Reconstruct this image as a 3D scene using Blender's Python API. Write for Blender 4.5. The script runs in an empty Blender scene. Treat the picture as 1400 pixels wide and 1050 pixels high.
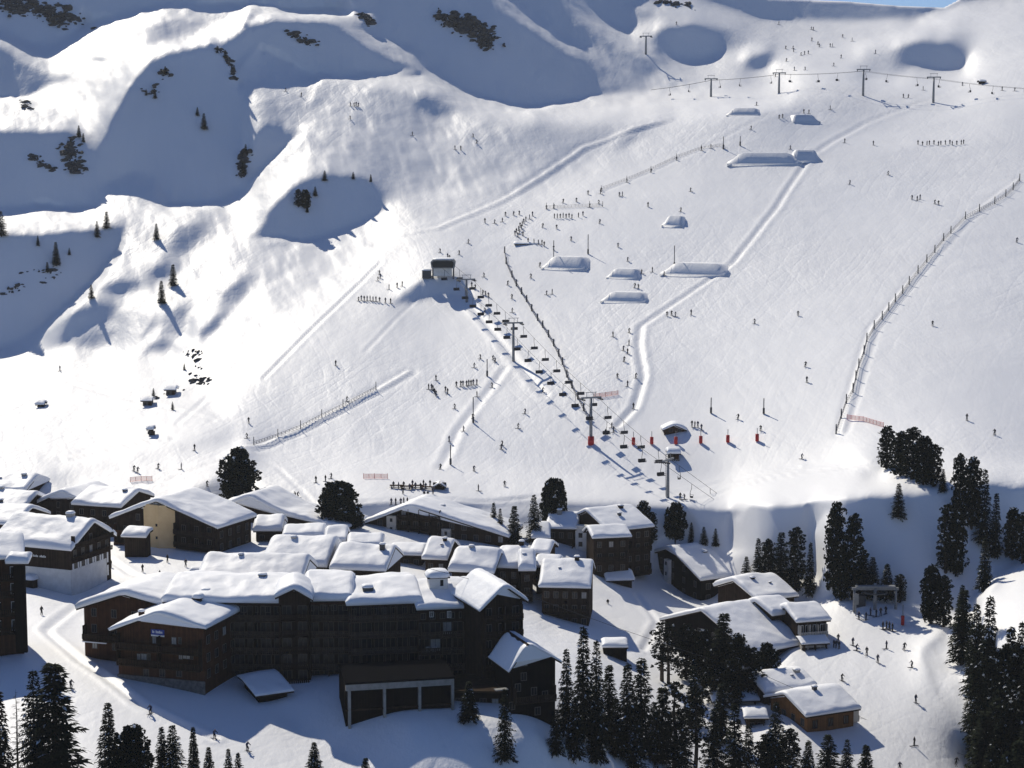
SKY_STRENGTH = 0.066; SUN_STRENGTH = 4.3; EXPOSURE = 0.1; HAZE = 0.00006
import bpy, bmesh, math, random
import numpy as np
from mathutils import Vector, Matrix
R = math.radians
random.seed(7); RNG = np.random.default_rng(7)
scene = bpy.context.scene
COL = scene.collection

# ---------------------------------------------------------------- camera geometry (pixels of a 1400 x 1050 frame)
F = 2612.0; PITCH = R(-7.0); ZC = 100.0
SP, CP = math.sin(-PITCH), math.cos(PITCH)
def ray(u, v):
    x = (u-700.0)/F; y = -(v-525.0)/F
    yc = CP + y*SP; z = -SP + y*CP
    return x/yc, -z/yc            # a = X/Y , t = -(Z-ZC)/Y
def pt(u, v, Y):
    a, t = ray(u, v)
    return Vector((a*Y, Y, ZC - t*Y))
def pix(p):
    # inverse of pt
    X, Y, Z = p[0], p[1], p[2]-ZC
    d = Y*CP - Z*SP; up = Y*SP + Z*CP
    return 700 + F*X/d, 525 - F*up/d

# sun
SUN_EL = R(38.0); SUN_AZ_LEFT = R(27.0)

# ---------------------------------------------------------------- terrain: slopes of every stretch of ground, integrated to a surface
def inpoly(U, V, poly):
    ins = np.zeros(U.shape, bool); n = len(poly); j = n-1
    for i in range(n):
        xi, yi = poly[i]; xj, yj = poly[j]
        c = ((yi > V) != (yj > V))
        with np.errstate(divide='ignore', invalid='ignore'):
            xx = (xj-xi)*(V-yi)/((yj-yi) if yj != yi else 1e-9) + xi
        ins ^= c & (U < xx); j = i
    return ins
def gblur(A, s):
    if s <= 0.05: return A
    r = max(1, int(3*s+0.5)); k = np.exp(-0.5*(np.arange(-r, r+1)/s)**2); k /= k.sum()
    for ax in (0, 1):
        pad = [(0, 0), (0, 0)]; pad[ax] = (r, r)
        B = np.pad(A, pad, mode='edge'); out = np.zeros_like(A)
        for i, w in enumerate(k):
            sl = [slice(None), slice(None)]; sl[ax] = slice(i, i+A.shape[ax]); out += w*B[tuple(sl)]
        A = out
    return A

# (polygon, m = rise away from the camera, l = rise to the right, feather in pixels)
SH = 0.95
PAINT = [
 # ---- far background
 ([(-200,-100),(1600,-100),(1600,30),(-200,30)], 0.9, -0.3, 4.9),
 ([(480,-100),(860,-100),(860,150),(700,160),(500,60)], 1.0, -0.35, 3.2),             # big shaded bowl wall
 ([(-200,-80),(110,-80),(100,35),(80,60),(-200,60)], 0.95, -0.3, 2.4),                   # shaded rocky wall top left
 ([(640,-60),(700,-10),(760,38),(830,80),(890,118),(870,124),(800,86),(740,50),(690,18),(620,-60)], 0.28, 0.35, 2),
 ([(760,-60),(820,20),(880,60),(960,110),(930,118),(850,72),(790,30),(720,-60)], 0.26, 0.25, 2),
 ([(850,-40),(1000,10),(1100,45),(1040,62),(960,40),(860,12)], 0.22, 0.1, 4),
 ([(800,80),(900,90),(960,96),(950,120),(850,132),(810,110)], 0.62, -0.15, 6),
 ([(900,28),(1400,26),(1500,140),(1000,130),(880,100)], 0.27, 0.0, 6),                  # right hand high basin, sunny
 ([(940,34),(1005,42),(1030,60),(990,72),(950,74)], 0.62, -0.25, 4),
 ([(1175,72),(1235,60),(1255,80),(1225,104),(1180,100)], 0.6, -0.2, 5),
 ([(1060,30),(1150,40),(1240,36),(1230,50),(1120,56)], 0.42, 0.0, 5),
 ([(896,40),(950,34),(978,50),(984,74),(950,82),(915,72)], 1.2, -0.35, 3),
 ([(1018,78),(1050,70),(1056,86),(1042,96),(1022,92)], 0.95, -0.3, 1.6),
 ([(1225,64),(1260,54),(1300,58),(1322,72),(1320,96),(1280,94),(1240,86)], 1.3, -0.4, 3),
 ([(940,-60),(1320,-60),(1312,4),(1275,24),(1150,26),(1040,25),(960,-4)], 0.95, -0.2, 1.6),  # far ridge
 ([(1262,24),(1315,0),(1600,-40),(1600,60),(1400,45),(1320,40),(1280,28)], 0.16, 0.1, 4),
 ([(1300,45),(1400,40),(1500,80),(1330,85)], 0.35, 0.0, 5),
 # ---- top left hills
 ([(95,48),(110,28),(150,18),(270,4),(340,-2),(350,10),(330,40),(250,62),(140,80),(70,66)], 0.34, 0.1, 3),
 ([(205,30),(285,24),(270,44),(215,58)], 0.55, -0.3, 6),
 ([(345,1),(400,8.5),(480,7.5),(506,19),(495,30),(440,32),(380,30),(330,36),(300,60),(250,62),(330,10)], 0.14, 0.1, 2),
 ([(300,64),(345,38),(380,30),(450,32),(520,75),(590,100),(560,108),(490,112),(430,104),(355,66),(340,90),(318,100)], 1.05, -0.4, 3.2),
 ([(455,28),(505,40),(560,62),(595,92),(625,122),(600,118),(560,88),(500,62)], 0.30, 0.3, 3),
 ([(-200,20),(0,40),(60,66),(140,80),(60,110),(-20,70),(-200,50)], 0.34, 0.0, 3),
 ([(-200,60),(0,60),(70,105),(84,116),(38,140),(-200,140)], 0.9, -0.3, 4.1),
 ([(40,136),(80,114),(130,82),(175,74),(220,62),(210,78),(190,95),(165,140),(150,185),(110,165),(80,150)], 0.42, 0.15, 5),
 ([(100,140),(165,120),(150,190),(140,200),(110,180)], 0.40, 0.2, 5),
 ([(215,78),(290,64),(312,84),(322,120),(325,180),(335,260),(300,284),(240,282),(165,240),(135,250),(140,200),(160,150),(185,105)], 1.05, -0.35, 3.2),   # the shaded dome
 ([(-200,130),(40,138),(80,158),(100,172),(95,186),(60,182),(-200,168)], 0.32, 0.0, 3),
 ([(-200,168),(60,182),(100,180),(120,210),(140,245),(130,285),(60,278),(0,300),(-200,300)], 1.0, -0.3, 3.2),
 ([(150,278),(155,255),(165,238),(190,230),(212,238),(230,268),(226,276)], 0.50, 0.22, 1.5),                  # lit mound
 ([(-200,300),(0,288),(55,274),(130,286),(130,318),(60,322),(-200,318)], 0.12, 0.0, 3),
 ([(130,280),(160,270),(235,276),(300,280),(345,255),(420,190),(420,240),(360,290),(250,330),(165,310)], 0.26, 0.1, 4),
 ([(330,90),(350,66),(430,104),(500,112),(570,100),(640,128),(700,150),(760,145),(720,200),(560,240),(420,240),(380,200),(345,240),(330,180)], 0.52, -0.02, 5),
 ([(321,92),(350,64),(400,86),(440,106),(425,140),(352,170),(342,250),(331,190)], 0.22, 0.35, 2),
 ([(345,195),(365,170),(410,185),(400,205),(350,245),(335,255),(330,225)], 0.95, -0.3, 3.2),
 ([(352,120),(420,145),(480,175),(420,190),(360,160)], 0.45, -0.1, 6),
 ([(480,100),(570,95),(625,125),(575,125),(500,118)], 0.18, 0, 3),
 ([(568,132),(600,136),(622,148),(622,162),(592,158),(572,146)], 0.95, -0.3, 2.0),
 ([(600,118),(640,128),(700,150),(760,160),(700,175),(640,160)], 0.2, 0, 5),
 # ---- centre crest band and rolling ground under it
 ([(705,-40),(760,20),(800,40),(760,26),(720,-10)], 1.0, -0.4, 2.7),
 ([(810,40),(860,72),(900,95),(880,110),(850,90)], 0.85, -0.35, 2.7),
 ([(700,152),(760,144),(850,132),(1000,122),(1090,112),(1090,150),(960,160),(860,165),(760,172),(700,170)], 0.13, 0.0, 5),
 ([(600,180),(690,176),(800,172),(860,165),(800,215),(720,265),(640,270),(560,240)], 0.58, 0.0, 8),
 ([(724,205),(760,190),(770,205),(745,235),(728,240)], 0.58, -0.05, 6),
 ([(840,196),(862,172),(900,160),(918,160),(880,175),(858,196)], 0.6, -0.2, 2),
 # ---- middle left
 ([(-200,318),(60,322),(130,312),(168,304),(178,312),(160,352),(120,396),(60,452),(0,472),(-200,480)], 1.0, -0.4, 3.2),
 ([(170,305),(260,290),(345,290),(420,334),(520,295),(560,262),(640,262),(700,290),(520,330),(430,420),(330,470),(240,490),(60,485),(5,475),(60,450),(125,394),(162,350)], 0.36, 0.0, 4),
 ([(350,330),(368,288),(405,252),(440,238),(505,243),(523,268),(524,292),(470,316),(420,334)], 1.05, -0.3, 3.2),  # shaded hollow
 ([(232,318),(268,304),(285,318),(250,345),(236,345)], 0.75, -0.4, 4.1),
 ([(205,368),(235,352),(240,380),(212,380)], 0.9, -0.4, 3.2),
 ([(135,398),(160,384),(192,384),(188,396),(160,400)], 0.85, -0.4, 3.2),
 ([(98,424),(135,412),(158,418),(150,440),(115,448),(80,474),(75,468)], 0.85, -0.4, 4.1),
 ([(100,462),(130,446),(160,450),(150,470),(120,482)], 0.7, -0.3, 4.1),
 ([(222,424),(256,416),(254,460),(224,458)], 0.8, -0.4, 3.2),
 ([(300,400),(338,374),(336,408),(316,420)], 0.8, -0.4, 3.2),
 ([(268,456),(300,424),(312,424),(296,452),(275,464)], 0.9, -0.4, 2.4),
 ([(188,460),(212,430),(218,434),(200,462)], 0.75, -0.4, 2.4),
 ([(205,470),(235,462),(242,482),(190,486)], 0.75, -0.3, 3.2),
 # ---- bright flat meadow at left
 ([(-200,478),(60,480),(240,486),(330,470),(300,540),(310,590),(200,620),(80,650),(-200,680)], 0.10, 0.02, 8),
 ([(240,486),(330,470),(420,400),(500,340),(515,360),(360,520),(300,560)], 0.30, 0.0, 8),
 # ---- flat run-out of the big slope
 ([(60,655),(320,600),(640,630),(920,655),(1200,630),(1600,620),(1600,655),(1300,650),(1180,680),(930,690),(700,690),(480,690),(330,670),(90,690)], 0.15, 0.0, 8),
 ([(930,672),(1060,652),(1180,640),(1190,676),(1000,700),(900,694)], 0.05, 0.0, 4),
 ([(1170,622),(1205,628),(1205,648),(1190,650)], 0.7, -0.3, 2.4),
 ([(270,664),(310,648),(340,600),(344,660),(300,690),(240,680)], 0.6, -0.3, 3),
 # ---- bank below the run-out
 ([(470,690),(700,690),(930,692),(1000,702),(1060,694),(1180,682),(1240,676),(1250,720),(1250,850),(1130,830),(900,800),(600,740),(470,720)], 1.7, -0.6, 4),
 ([(1180,682),(1290,672),(1350,660),(1380,668),(1600,660),(1600,800),(1380,780),(1330,830),(1290,850),(1200,840)], 1.7, -0.5, 4),
 ([(540,413),(572,386),(600,377),(636,380),(634,402),(600,402),(562,413)], 1.0, -0.2, 2.0),
 ([(620,700),(700,676),(760,680),(760,705),(640,712)], 0.5, -0.1, 4),
 ([(998,712),(1012,703),(1036,706),(1056,732),(1052,758),(1000,762)], 0.12, 0.55, 1.5),
 ([(1106,728),(1130,700),(1136,775),(1122,806),(1108,765)], 0.12, 0.55, 1.5),
 # ---- village ground
 ([(-200,690),(90,690),(480,700),(620,706),(770,712),(930,745),(990,800),(1130,820),(1290,850),(1330,1050),(1330,1300),(-200,1300)], 0.20, 0.0, 10),
 ([(800,800),(860,795),(960,830),(1000,900),(860,900),(800,860)], 0.30, -0.12, 6),
 ([(800,768),(900,760),(965,785),(985,835),(900,818),(800,800)], 0.03, 0.0, 4),
 ([(1100,830),(1170,815),(1290,850),(1300,900),(1290,960),(1340,1060),(1340,1200),(1080,1200),(1080,900)], 0.46, -0.5, 6),
 ([(-200,870),(120,870),(160,940),(300,955),(480,955),(560,990),(760,1000),(1000,1010),(1000,1300),(-200,1300)], 0.08, 0.0, 8),
 ([(360,948),(480,950),(560,985),(760,1000),(900,1010),(900,1300),(640,1300),(520,1060),(420,1000)], 0.45, -0.1, 10),
 ([(1258,888),(1292,858),(1335,866),(1342,960),(1345,1030),(1300,985),(1270,935)], 0.9, -0.9, 2.7),        # churned bank at piste edge
 ([(1335,818),(1362,790),(1400,764),(1600,660),(1600,900),(1330,900)], 0.30, 0.42, 3),
 ([(1325,880),(1340,860),(1600,860),(1600,1300),(1380,1300),(1335,1030)], 0.5, -0.3, 6),
]
# crest lines the ground drops away behind (as seen from the viewpoint across the valley)
CREST = [
 [(85,52),(100,45),(110,29),(150,19),(270,4),(345,-3)],
 [(345,0),(400,7),(480,6),(505,18),(508,32),(560,62),(600,98),(640,128),(700,149),(735,153),(760,146),(810,136),(860,132)],
 [(38,138),(80,115),(130,82),(175,75),(220,62),(290,62),(312,82),(322,118)],
 [(355,65),(400,85),(440,105),(490,111),(540,106),(575,98)],
 [(-200,300),(0,289),(30,280),(55,274),(120,285),(135,284)],
 [(235,278),(270,284),(300,281),(340,252),(412,188)],
 [(8,474),(60,450),(125,394),(160,351),(178,312)],
 [(350,329),(385,330),(422,333),(470,316),(525,290)],
 [(-200,132),(0,138),(40,139),(80,160)],
 [(1335,818),(1362,790),(1400,764),(1600,660)],
 [(1335,818),(1340,860),(1345,960),(1360,1060)],
 [(1262,24),(1285,16),(1315,0)],
 [(330,40),(345,20)],
 [(1130,818),(1170,820),(1240,832),(1290,852)],
]
ANCHOR = [ # u, v, distance, weight
 (808,605,498,3),(600,660,465,3),(1275,138,815,1.5),(640,410,590,.7),(1140,590,512,1),(913,680,450,2),
 (330,600,520,1),(100,600,560,1),(250,495,640,1),(60,550,585,1),(1390,600,512,1),(1390,255,700,.5),
 (60,-20,1500,1),(600,60,1300,1),(680,30,1350,.6),(1200,10,1700,1),(1100,60,1050,.6),(1380,20,1150,.5),
 (230,180,830,.5),(60,230,800,.5),(220,30,1000,.6),(450,80,930,.5),(80,400,690,.5),(440,290,740,.5),
 (500,950,282,4),(200,970,270,4),(30,1040,251,3),(400,1046,262,4),(760,1020,275,3),(720,1000,275,3),
 (1200,850,445,4),(1260,1010,388,4),(1110,1010,345,4),(1000,905,385,3),(870,788,433,4),(945,806,437,4),(800,780,418,3),(985,815,426,3),(720,938,287,4),(620,940,287,4),(610,990,279,4),(690,1003,278,4),(870,835,399,3),(930,845,402,3),(800,830,391,3),(760,860,370,2),
 (200,752,402,4),(300,762,396,3),(100,812,372,3),(57,835,335,2),(20,885,302,3),(150,790,375,1),(600,745,420,3),(800,790,415,3),
 (1240,690,456,2),(1150,805,444,2),(1060,780,441,1),(1330,760,450,1),(1400,720,458,1),(1340,850,330,2),(1400,800,340,2),(1380,1000,285,3),(1000,1040,290,2),(900,1000,310,2),(850,920,345,2),(1320,1040,375,1),
]
U0, U1, V0, V1 = -150, 1550, -60, 1190
WPRIOR = 4e-6
def solve(step, rho_init=None, iters=600):
    vs = np.arange(V0, V1+1e-6, step); us = np.arange(U0, U1+1e-6, step)
    x0 = (us-700)/F; y = -(vs-525)/F
    yc = CP + y*SP; t = -(-SP + y*CP)/yc
    ycm = CP
    A = (x0/ycm)                                     # column parameter a
    U = 700 + A[None, :]*F*yc[:, None]; V = np.repeat(vs[:, None], len(us), 1)
    m = np.full(U.shape, 0.37); l = np.zeros(U.shape)
    for poly, pm, pl, fe in PAINT:
        k = gblur(inpoly(U, V, poly).astype(float), fe/step)
        m = m*(1-k) + pm*k; l = l*(1-k) + pl*k
    T = t[:, None]; a = A[None, :]
    S = np.maximum(m + T + l*a, 0.06)
    ev = 0.5*(S[1:]+S[:-1]); eh = 0.5*(S[:, 1:]+S[:, :-1])
    gv = -(t[1:]-t[:-1])[:, None]/ev                 # desired differences of log distance
    lm = 0.5*(l[:, 1:]+l[:, :-1]); gh = -lm*(A[1]-A[0])/eh
    wv = ev**2; wh = eh**2*0.6
    # crests: open the vertical links crossed by a crest line
    for pl_ in CREST:
        for (ua, va), (ub, vb) in zip(pl_[:-1], pl_[1:]):
            n = int(max(abs(ub-ua), abs(vb-va))/step*3)+2
            for s in np.linspace(0, 1, n):
                uu, vv = ua+(ub-ua)*s, va+(vb-va)*s
                i = int(math.floor((vv-V0)/step)); 
                if not (0 <= i < len(vs)-1): continue
                j = int(round(((uu-700)/F/yc[i]*ycm*F+700-U0)/step))
                if 0 <= j < len(us): wv[i, j] = min(wv[i, j], 2e-4)
                if abs(vb-va) > 0.8*abs(ub-ua):
                    if 0 <= j < len(us)-1: wh[i, j] = min(wh[i, j], 5e-4)
    # smooth prior of distance through the anchors (linear radial functions), weakly held everywhere
    Q = np.array([(uu, vv*1.6) for uu, vv, Y, w in ANCHOR]); qv = np.log([Y for _, _, Y, w in ANCHOR])
    D = np.sqrt(((Q[:, None]-Q[None])**2).sum(-1)); nq = len(Q)
    K = np.zeros((nq+3, nq+3)); K[:nq, :nq] = -D + np.diag([12.0/w for _, _, _, w in ANCHOR]); K[:nq, nq] = 1; K[:nq, nq+1:] = Q/1000; K[nq:, :nq] = K[:nq, nq:].T
    cf = np.linalg.solve(K, np.r_[qv, 0, 0, 0])
    P = np.full(U.shape, cf[nq]) + cf[nq+1]*U/1000 + cf[nq+2]*V*1.6/1000
    for k in range(nq): P -= cf[k]*np.sqrt((U-Q[k, 0])**2+(V*1.6-Q[k, 1])**2)
    P = np.clip(P, math.log(200), math.log(2500))
    wa = 0.0; ra = 0.0
    near = ((V > np.where(U < 800, 718, 775)) & (V < 940) & (U < 810)) | ((V > 766) & (V < 850) & (U > 790) & (U < 1000)) | ((V > 930) & (V < 1015) & (U > 560) & (U < 790)) | ((V > 770+(1400-U)*.4) & (U > 1335))
    wp = WPRIOR*(step/4.0)**2*(1+3400*gblur(near.astype(float), 15/step))
    def op(x):
        y_ = (wa+wp)*x
        d = wv*(x[1:]-x[:-1]); y_[1:] += d; y_[:-1] -= d
        d = wh*(x[:, 1:]-x[:, :-1]); y_[:, 1:] += d; y_[:, :-1] -= d
        return y_
    b = wa*ra + wp*P
    d = wv*gv; b[1:] += d; b[:-1] -= d
    d = wh*gh; b[:, 1:] += d; b[:, :-1] -= d
    dia = wa+wp
    dia[1:] += wv; dia[:-1] += wv; dia[:, 1:] += wh; dia[:, :-1] += wh
    x = P.copy() if rho_init is None else rho_init.copy()
    r = b - op(x); z = r/dia; p = z.copy(); rz = (r*z).sum()
    for it in range(iters):
        q = op(p); al = rz/(p*q).sum(); x += al*p; r -= al*q
        z = r/dia; rz2 = (r*z).sum(); p = z + (rz2/rz)*p; rz = rz2
    return x, vs, us, A, t, yc
def resample(Xf, n0, n1):
    # bilinear / smooth resample to n0 x n1
    i = np.linspace(0, Xf.shape[0]-1, n0); j = np.linspace(0, Xf.shape[1]-1, n1)
    i0 = np.clip(i.astype(int), 0, Xf.shape[0]-2); j0 = np.clip(j.astype(int), 0, Xf.shape[1]-2)
    fi = (i-i0)[:, None]; fj = (j-j0)[None, :]
    return (Xf[i0][:, j0]*(1-fi)*(1-fj)+Xf[i0+1][:, j0]*fi*(1-fj)+Xf[i0][:, j0+1]*(1-fi)*fj+Xf[i0+1][:, j0+1]*fi*fj)
def shape_for(step): return int((V1-V0)/step+1e-6)+1, int((U1-U0)/step+1e-6)+1
RHO = None
for st, it in ((20, 700), (10, 700), (5, 600), (3.4, 250)):
    sh = shape_for(st)
    RHO, VS, US, AA, TT, YC = solve(st, None if RHO is None else resample(RHO, *sh), it)
# fine grid
FS = 2.5
NR, NC = shape_for(FS)
RHO = gblur(resample(RHO, NR, NC), 1.0)
_dt = FS/F/3.4*np.arange(NR)[:, None]          # no overhangs: distance always grows up the picture
RHO = np.maximum.accumulate((RHO+_dt)[::-1], axis=0)[::-1]-_dt
VS = np.arange(V0, V1+1e-6, FS); US = np.arange(U0, U1+1e-6, FS)
YCV = CP - (VS-525)/F*SP; TT = (SP + (VS-525)/F*CP)/YCV; AA = (US-700)/F/CP
# ---- value noise
def vnoise(x, y, seed):
    xi = np.floor(x).astype(np.int64); yi = np.floor(y).astype(np.int64); fx = x-xi; fy = y-yi
    fx = fx*fx*(3-2*fx); fy = fy*fy*(3-2*fy)
    def h(i, j):
        n = (i*374761393 + j*668265263 + seed*982451653) & 0x7fffffff
        n = ((n ^ (n >> 13))*1274126177) & 0x7fffffff
        return ((n ^ (n >> 16)) & 0xffff)/32767.5 - 1.0
    return (h(xi, yi)*(1-fx)+h(xi+1, yi)*fx)*(1-fy)+(h(xi, yi+1)*(1-fx)+h(xi+1, yi+1)*fx)*fy
def fbm(x, y, s, oct=4, seed=1):
    o = 0; a = 1.0; tot = 0
    for k in range(oct):
        o = o + a*vnoise(x/s+17.3*k, y/s-9.1*k, seed+k); tot += a; a *= 0.5; s *= 0.5
    return o/tot
YG = np.exp(RHO)
XG = AA[None, :]*YG; ZG = ZC - TT[:, None]*YG
UG = 700 + AA[None, :]*F*YCV[:, None]; VG = np.repeat(VS[:, None], NC, 1)
def mask(poly, fe): return gblur(inpoly(UG, VG, poly).astype(float), fe/FS)
# roughness of the ground: off-piste stretches are lumpy, groomed runs almost smooth
rough = np.full(UG.shape, 0.35)
for poly, val, fe in [
 ([(-200,-100),(1600,-100),(1600,130),(1000,130),(760,150),(600,250),(520,340),(420,420),(240,490),(-200,490)], 1.5, 20),
 ([(880,-60),(1600,-60),(1600,140),(960,140)], 0.55, 12),
 ([(160,300),(350,280),(420,335),(340,470),(240,490),(60,485)], 1.7, 10),
 ([(560,190),(720,180),(800,230),(640,280),(540,260)], 1.5, 12),
 ([(40,136),(130,82),(220,62),(160,190)], 1.6, 8),
 ([(-200,480),(300,480),(310,590),(80,650),(-200,680)], 0.5, 10),
 ([(-200,745),(480,745),(900,790),(1260,850),(1200,1200),(-200,1200)], 0.55, 12),
 ([(1262,885),(1295,862),(1325,880),(1330,960),(1335,1010),(1290,960)], 2.6, 3),
 ([(930,690),(1290,672),(1290,860),(1130,818),(930,760)], 1.5, 8),
 ([(800,850),(960,840),(960,920),(800,920)], 1.3, 8)]:
    k = mask(poly, fe); rough = rough*(1-k)+val*k
dz = rough*(0.75*fbm(XG, YG*.8, 26, 4, 3) + 0.20*fbm(XG*1.3+.35*YG, YG*.32-XG*.15, 4.5, 3, 11))*np.clip(YG/600, 0.35, 1.3)
dz += 2.6*fbm(XG, YG*.8+XG*.2, 70, 2, 41)*np.clip((VG-90)/60, 0, 1)*np.clip((660-VG)/50, 0, 1)*np.clip((UG-480)/120, 0, 1)
dz += 0.25*fbm(XG*0.6+YG*0.5, YG*0.12-XG*0.25, 9.0, 3, 23)*np.clip(rough, .2, 1)
ZG = ZG + dz
def groove(pts_, wd, dep, side=0.0):
    # a trodden or groomed line: a trench with a small rim, along points of the ground
    global ZG
    P = []
    for u, v in pts_:
        i, j = (v-V0)/FS, None
        yc = CP-(v-525)/F*SP; j = ((u-700)/F/yc*CP*F+700-U0)/FS
        P.append((XG[int(round(i)), int(round(j))], YG[int(round(i)), int(round(j))]))
    D = np.full(XG.shape, 1e9)
    for (xa, ya), (xb, yb) in zip(P[:-1], P[1:]):
        dx, dy = xb-xa, yb-ya; L2 = dx*dx+dy*dy+1e-9
        t_ = np.clip(((XG-xa)*dx+(YG-ya)*dy)/L2, 0, 1)
        d = np.hypot(XG-xa-t_*dx, YG-ya-t_*dy); D = np.minimum(D, d)
    q = D/wd
    ZG = ZG + dep*(-np.exp(-q*q*2.2)+.55*np.exp(-((q-1.7)**2)*2.0))
for g_ in [([(150,800),(105,828),(62,862),(110,905),(190,962),(290,1010)],.9,.35),([(230,800),(180,785),(150,765)],.8,.3),([(870,812),(900,850),(880,890)],.8,.3),([(522,358),(470,408),(420,458),(360,518)],0.81,0.36),
 ([(1112,205),(1062,280),(1003,350),(935,403),(876,446),(872,472),(881,520),(866,560),(845,582)],1.12,0.36),
 ([(925,688),(1000,668),(1100,646),(1200,632)],0.81,0.23),([(905,676),(980,660),(1090,640)],0.74,0.18),([(335,613),(380,601),(440,573),(520,530),(560,505)],1.05,-0.41),([(600,640),(625,590),(660,540),(690,500)],1.24,0.23),([(640,410),(690,470),(745,540)],1.24,0.23),
 ([(520,330),(600,312),(700,270),(800,200),(915,160)],1.36,-0.41),([(0,572),(60,540),(95,525),(150,540),(290,575)],0.87,0.23),([(90,628),(150,612),(230,600)],0.99,-0.36),
 ([(120,675),(230,655),(330,620)],0.93,0.23),([(380,450),(300,520),(240,580)],0.93,0.18),([(610,355),(560,420),(500,480)],0.74,0.16),
 ([(820,262),(900,226),(1000,180),(1090,150)],0.99,0.23),([(1112,210),(1180,165),(1270,135),(1330,112)],1.24,0.32),([(1150,590),(1195,450),(1245,385),(1325,297),(1395,248)],0.93,-0.27),
 ([(480,688),(560,682),(650,686),(760,676)],0.81,0.18),([(430,690),(380,640),(350,620)],0.81,0.16)]:
    groove(*g_)
def gidx(u, v):
    i = (v-V0)/FS
    yc = CP - (v-525)/F*SP
    j = ((u-700)/F/yc*CP*F + 700 - U0)/FS
    return i, j
def ground_Y(u, v):
    i, j = gidx(u, v); i = min(max(i, 0), NR-1.001); j = min(max(j, 0), NC-1.001)
    i0, j0 = int(i), int(j); fi, fj = i-i0, j-j0
    return float((YG[i0, j0]*(1-fi)+YG[i0+1, j0]*fi)*(1-fj)+(YG[i0, j0+1]*(1-fi)+YG[i0+1, j0+1]*fi)*fj)
def at(u, v):
    """the spot of ground seen at a pixel of the photograph"""
    i, j = gidx(u, v); i = min(max(i, 0), NR-1.001); j = min(max(j, 0), NC-1.001)
    i0, j0 = int(i), int(j); fi, fj = i-i0, j-j0
    def b(G): return float((G[i0, j0]*(1-fi)+G[i0+1, j0]*fi)*(1-fj)+(G[i0, j0+1]*(1-fi)+G[i0+1, j0+1]*fi)*fj)
    return Vector((b(XG), b(YG), b(ZG)))
def GY(u, v, dl=0.0, dr=None):
    y = at(u, v).y; return (y+dl, y+(dr if dr is not None else -dl))
def ground_z(x, y):
    """height of the ground under a point: walk up the column that passes through it (nearest crossing)"""
    j = (x/y*CP*0 + (x/y - AA[0])/(AA[1]-AA[0])); j = int(min(max(round(j), 0), NC-1))
    c = YG[:, j]
    k = int(np.argmin(np.abs(c-y)))
    return float(ZG[k, j])
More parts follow.
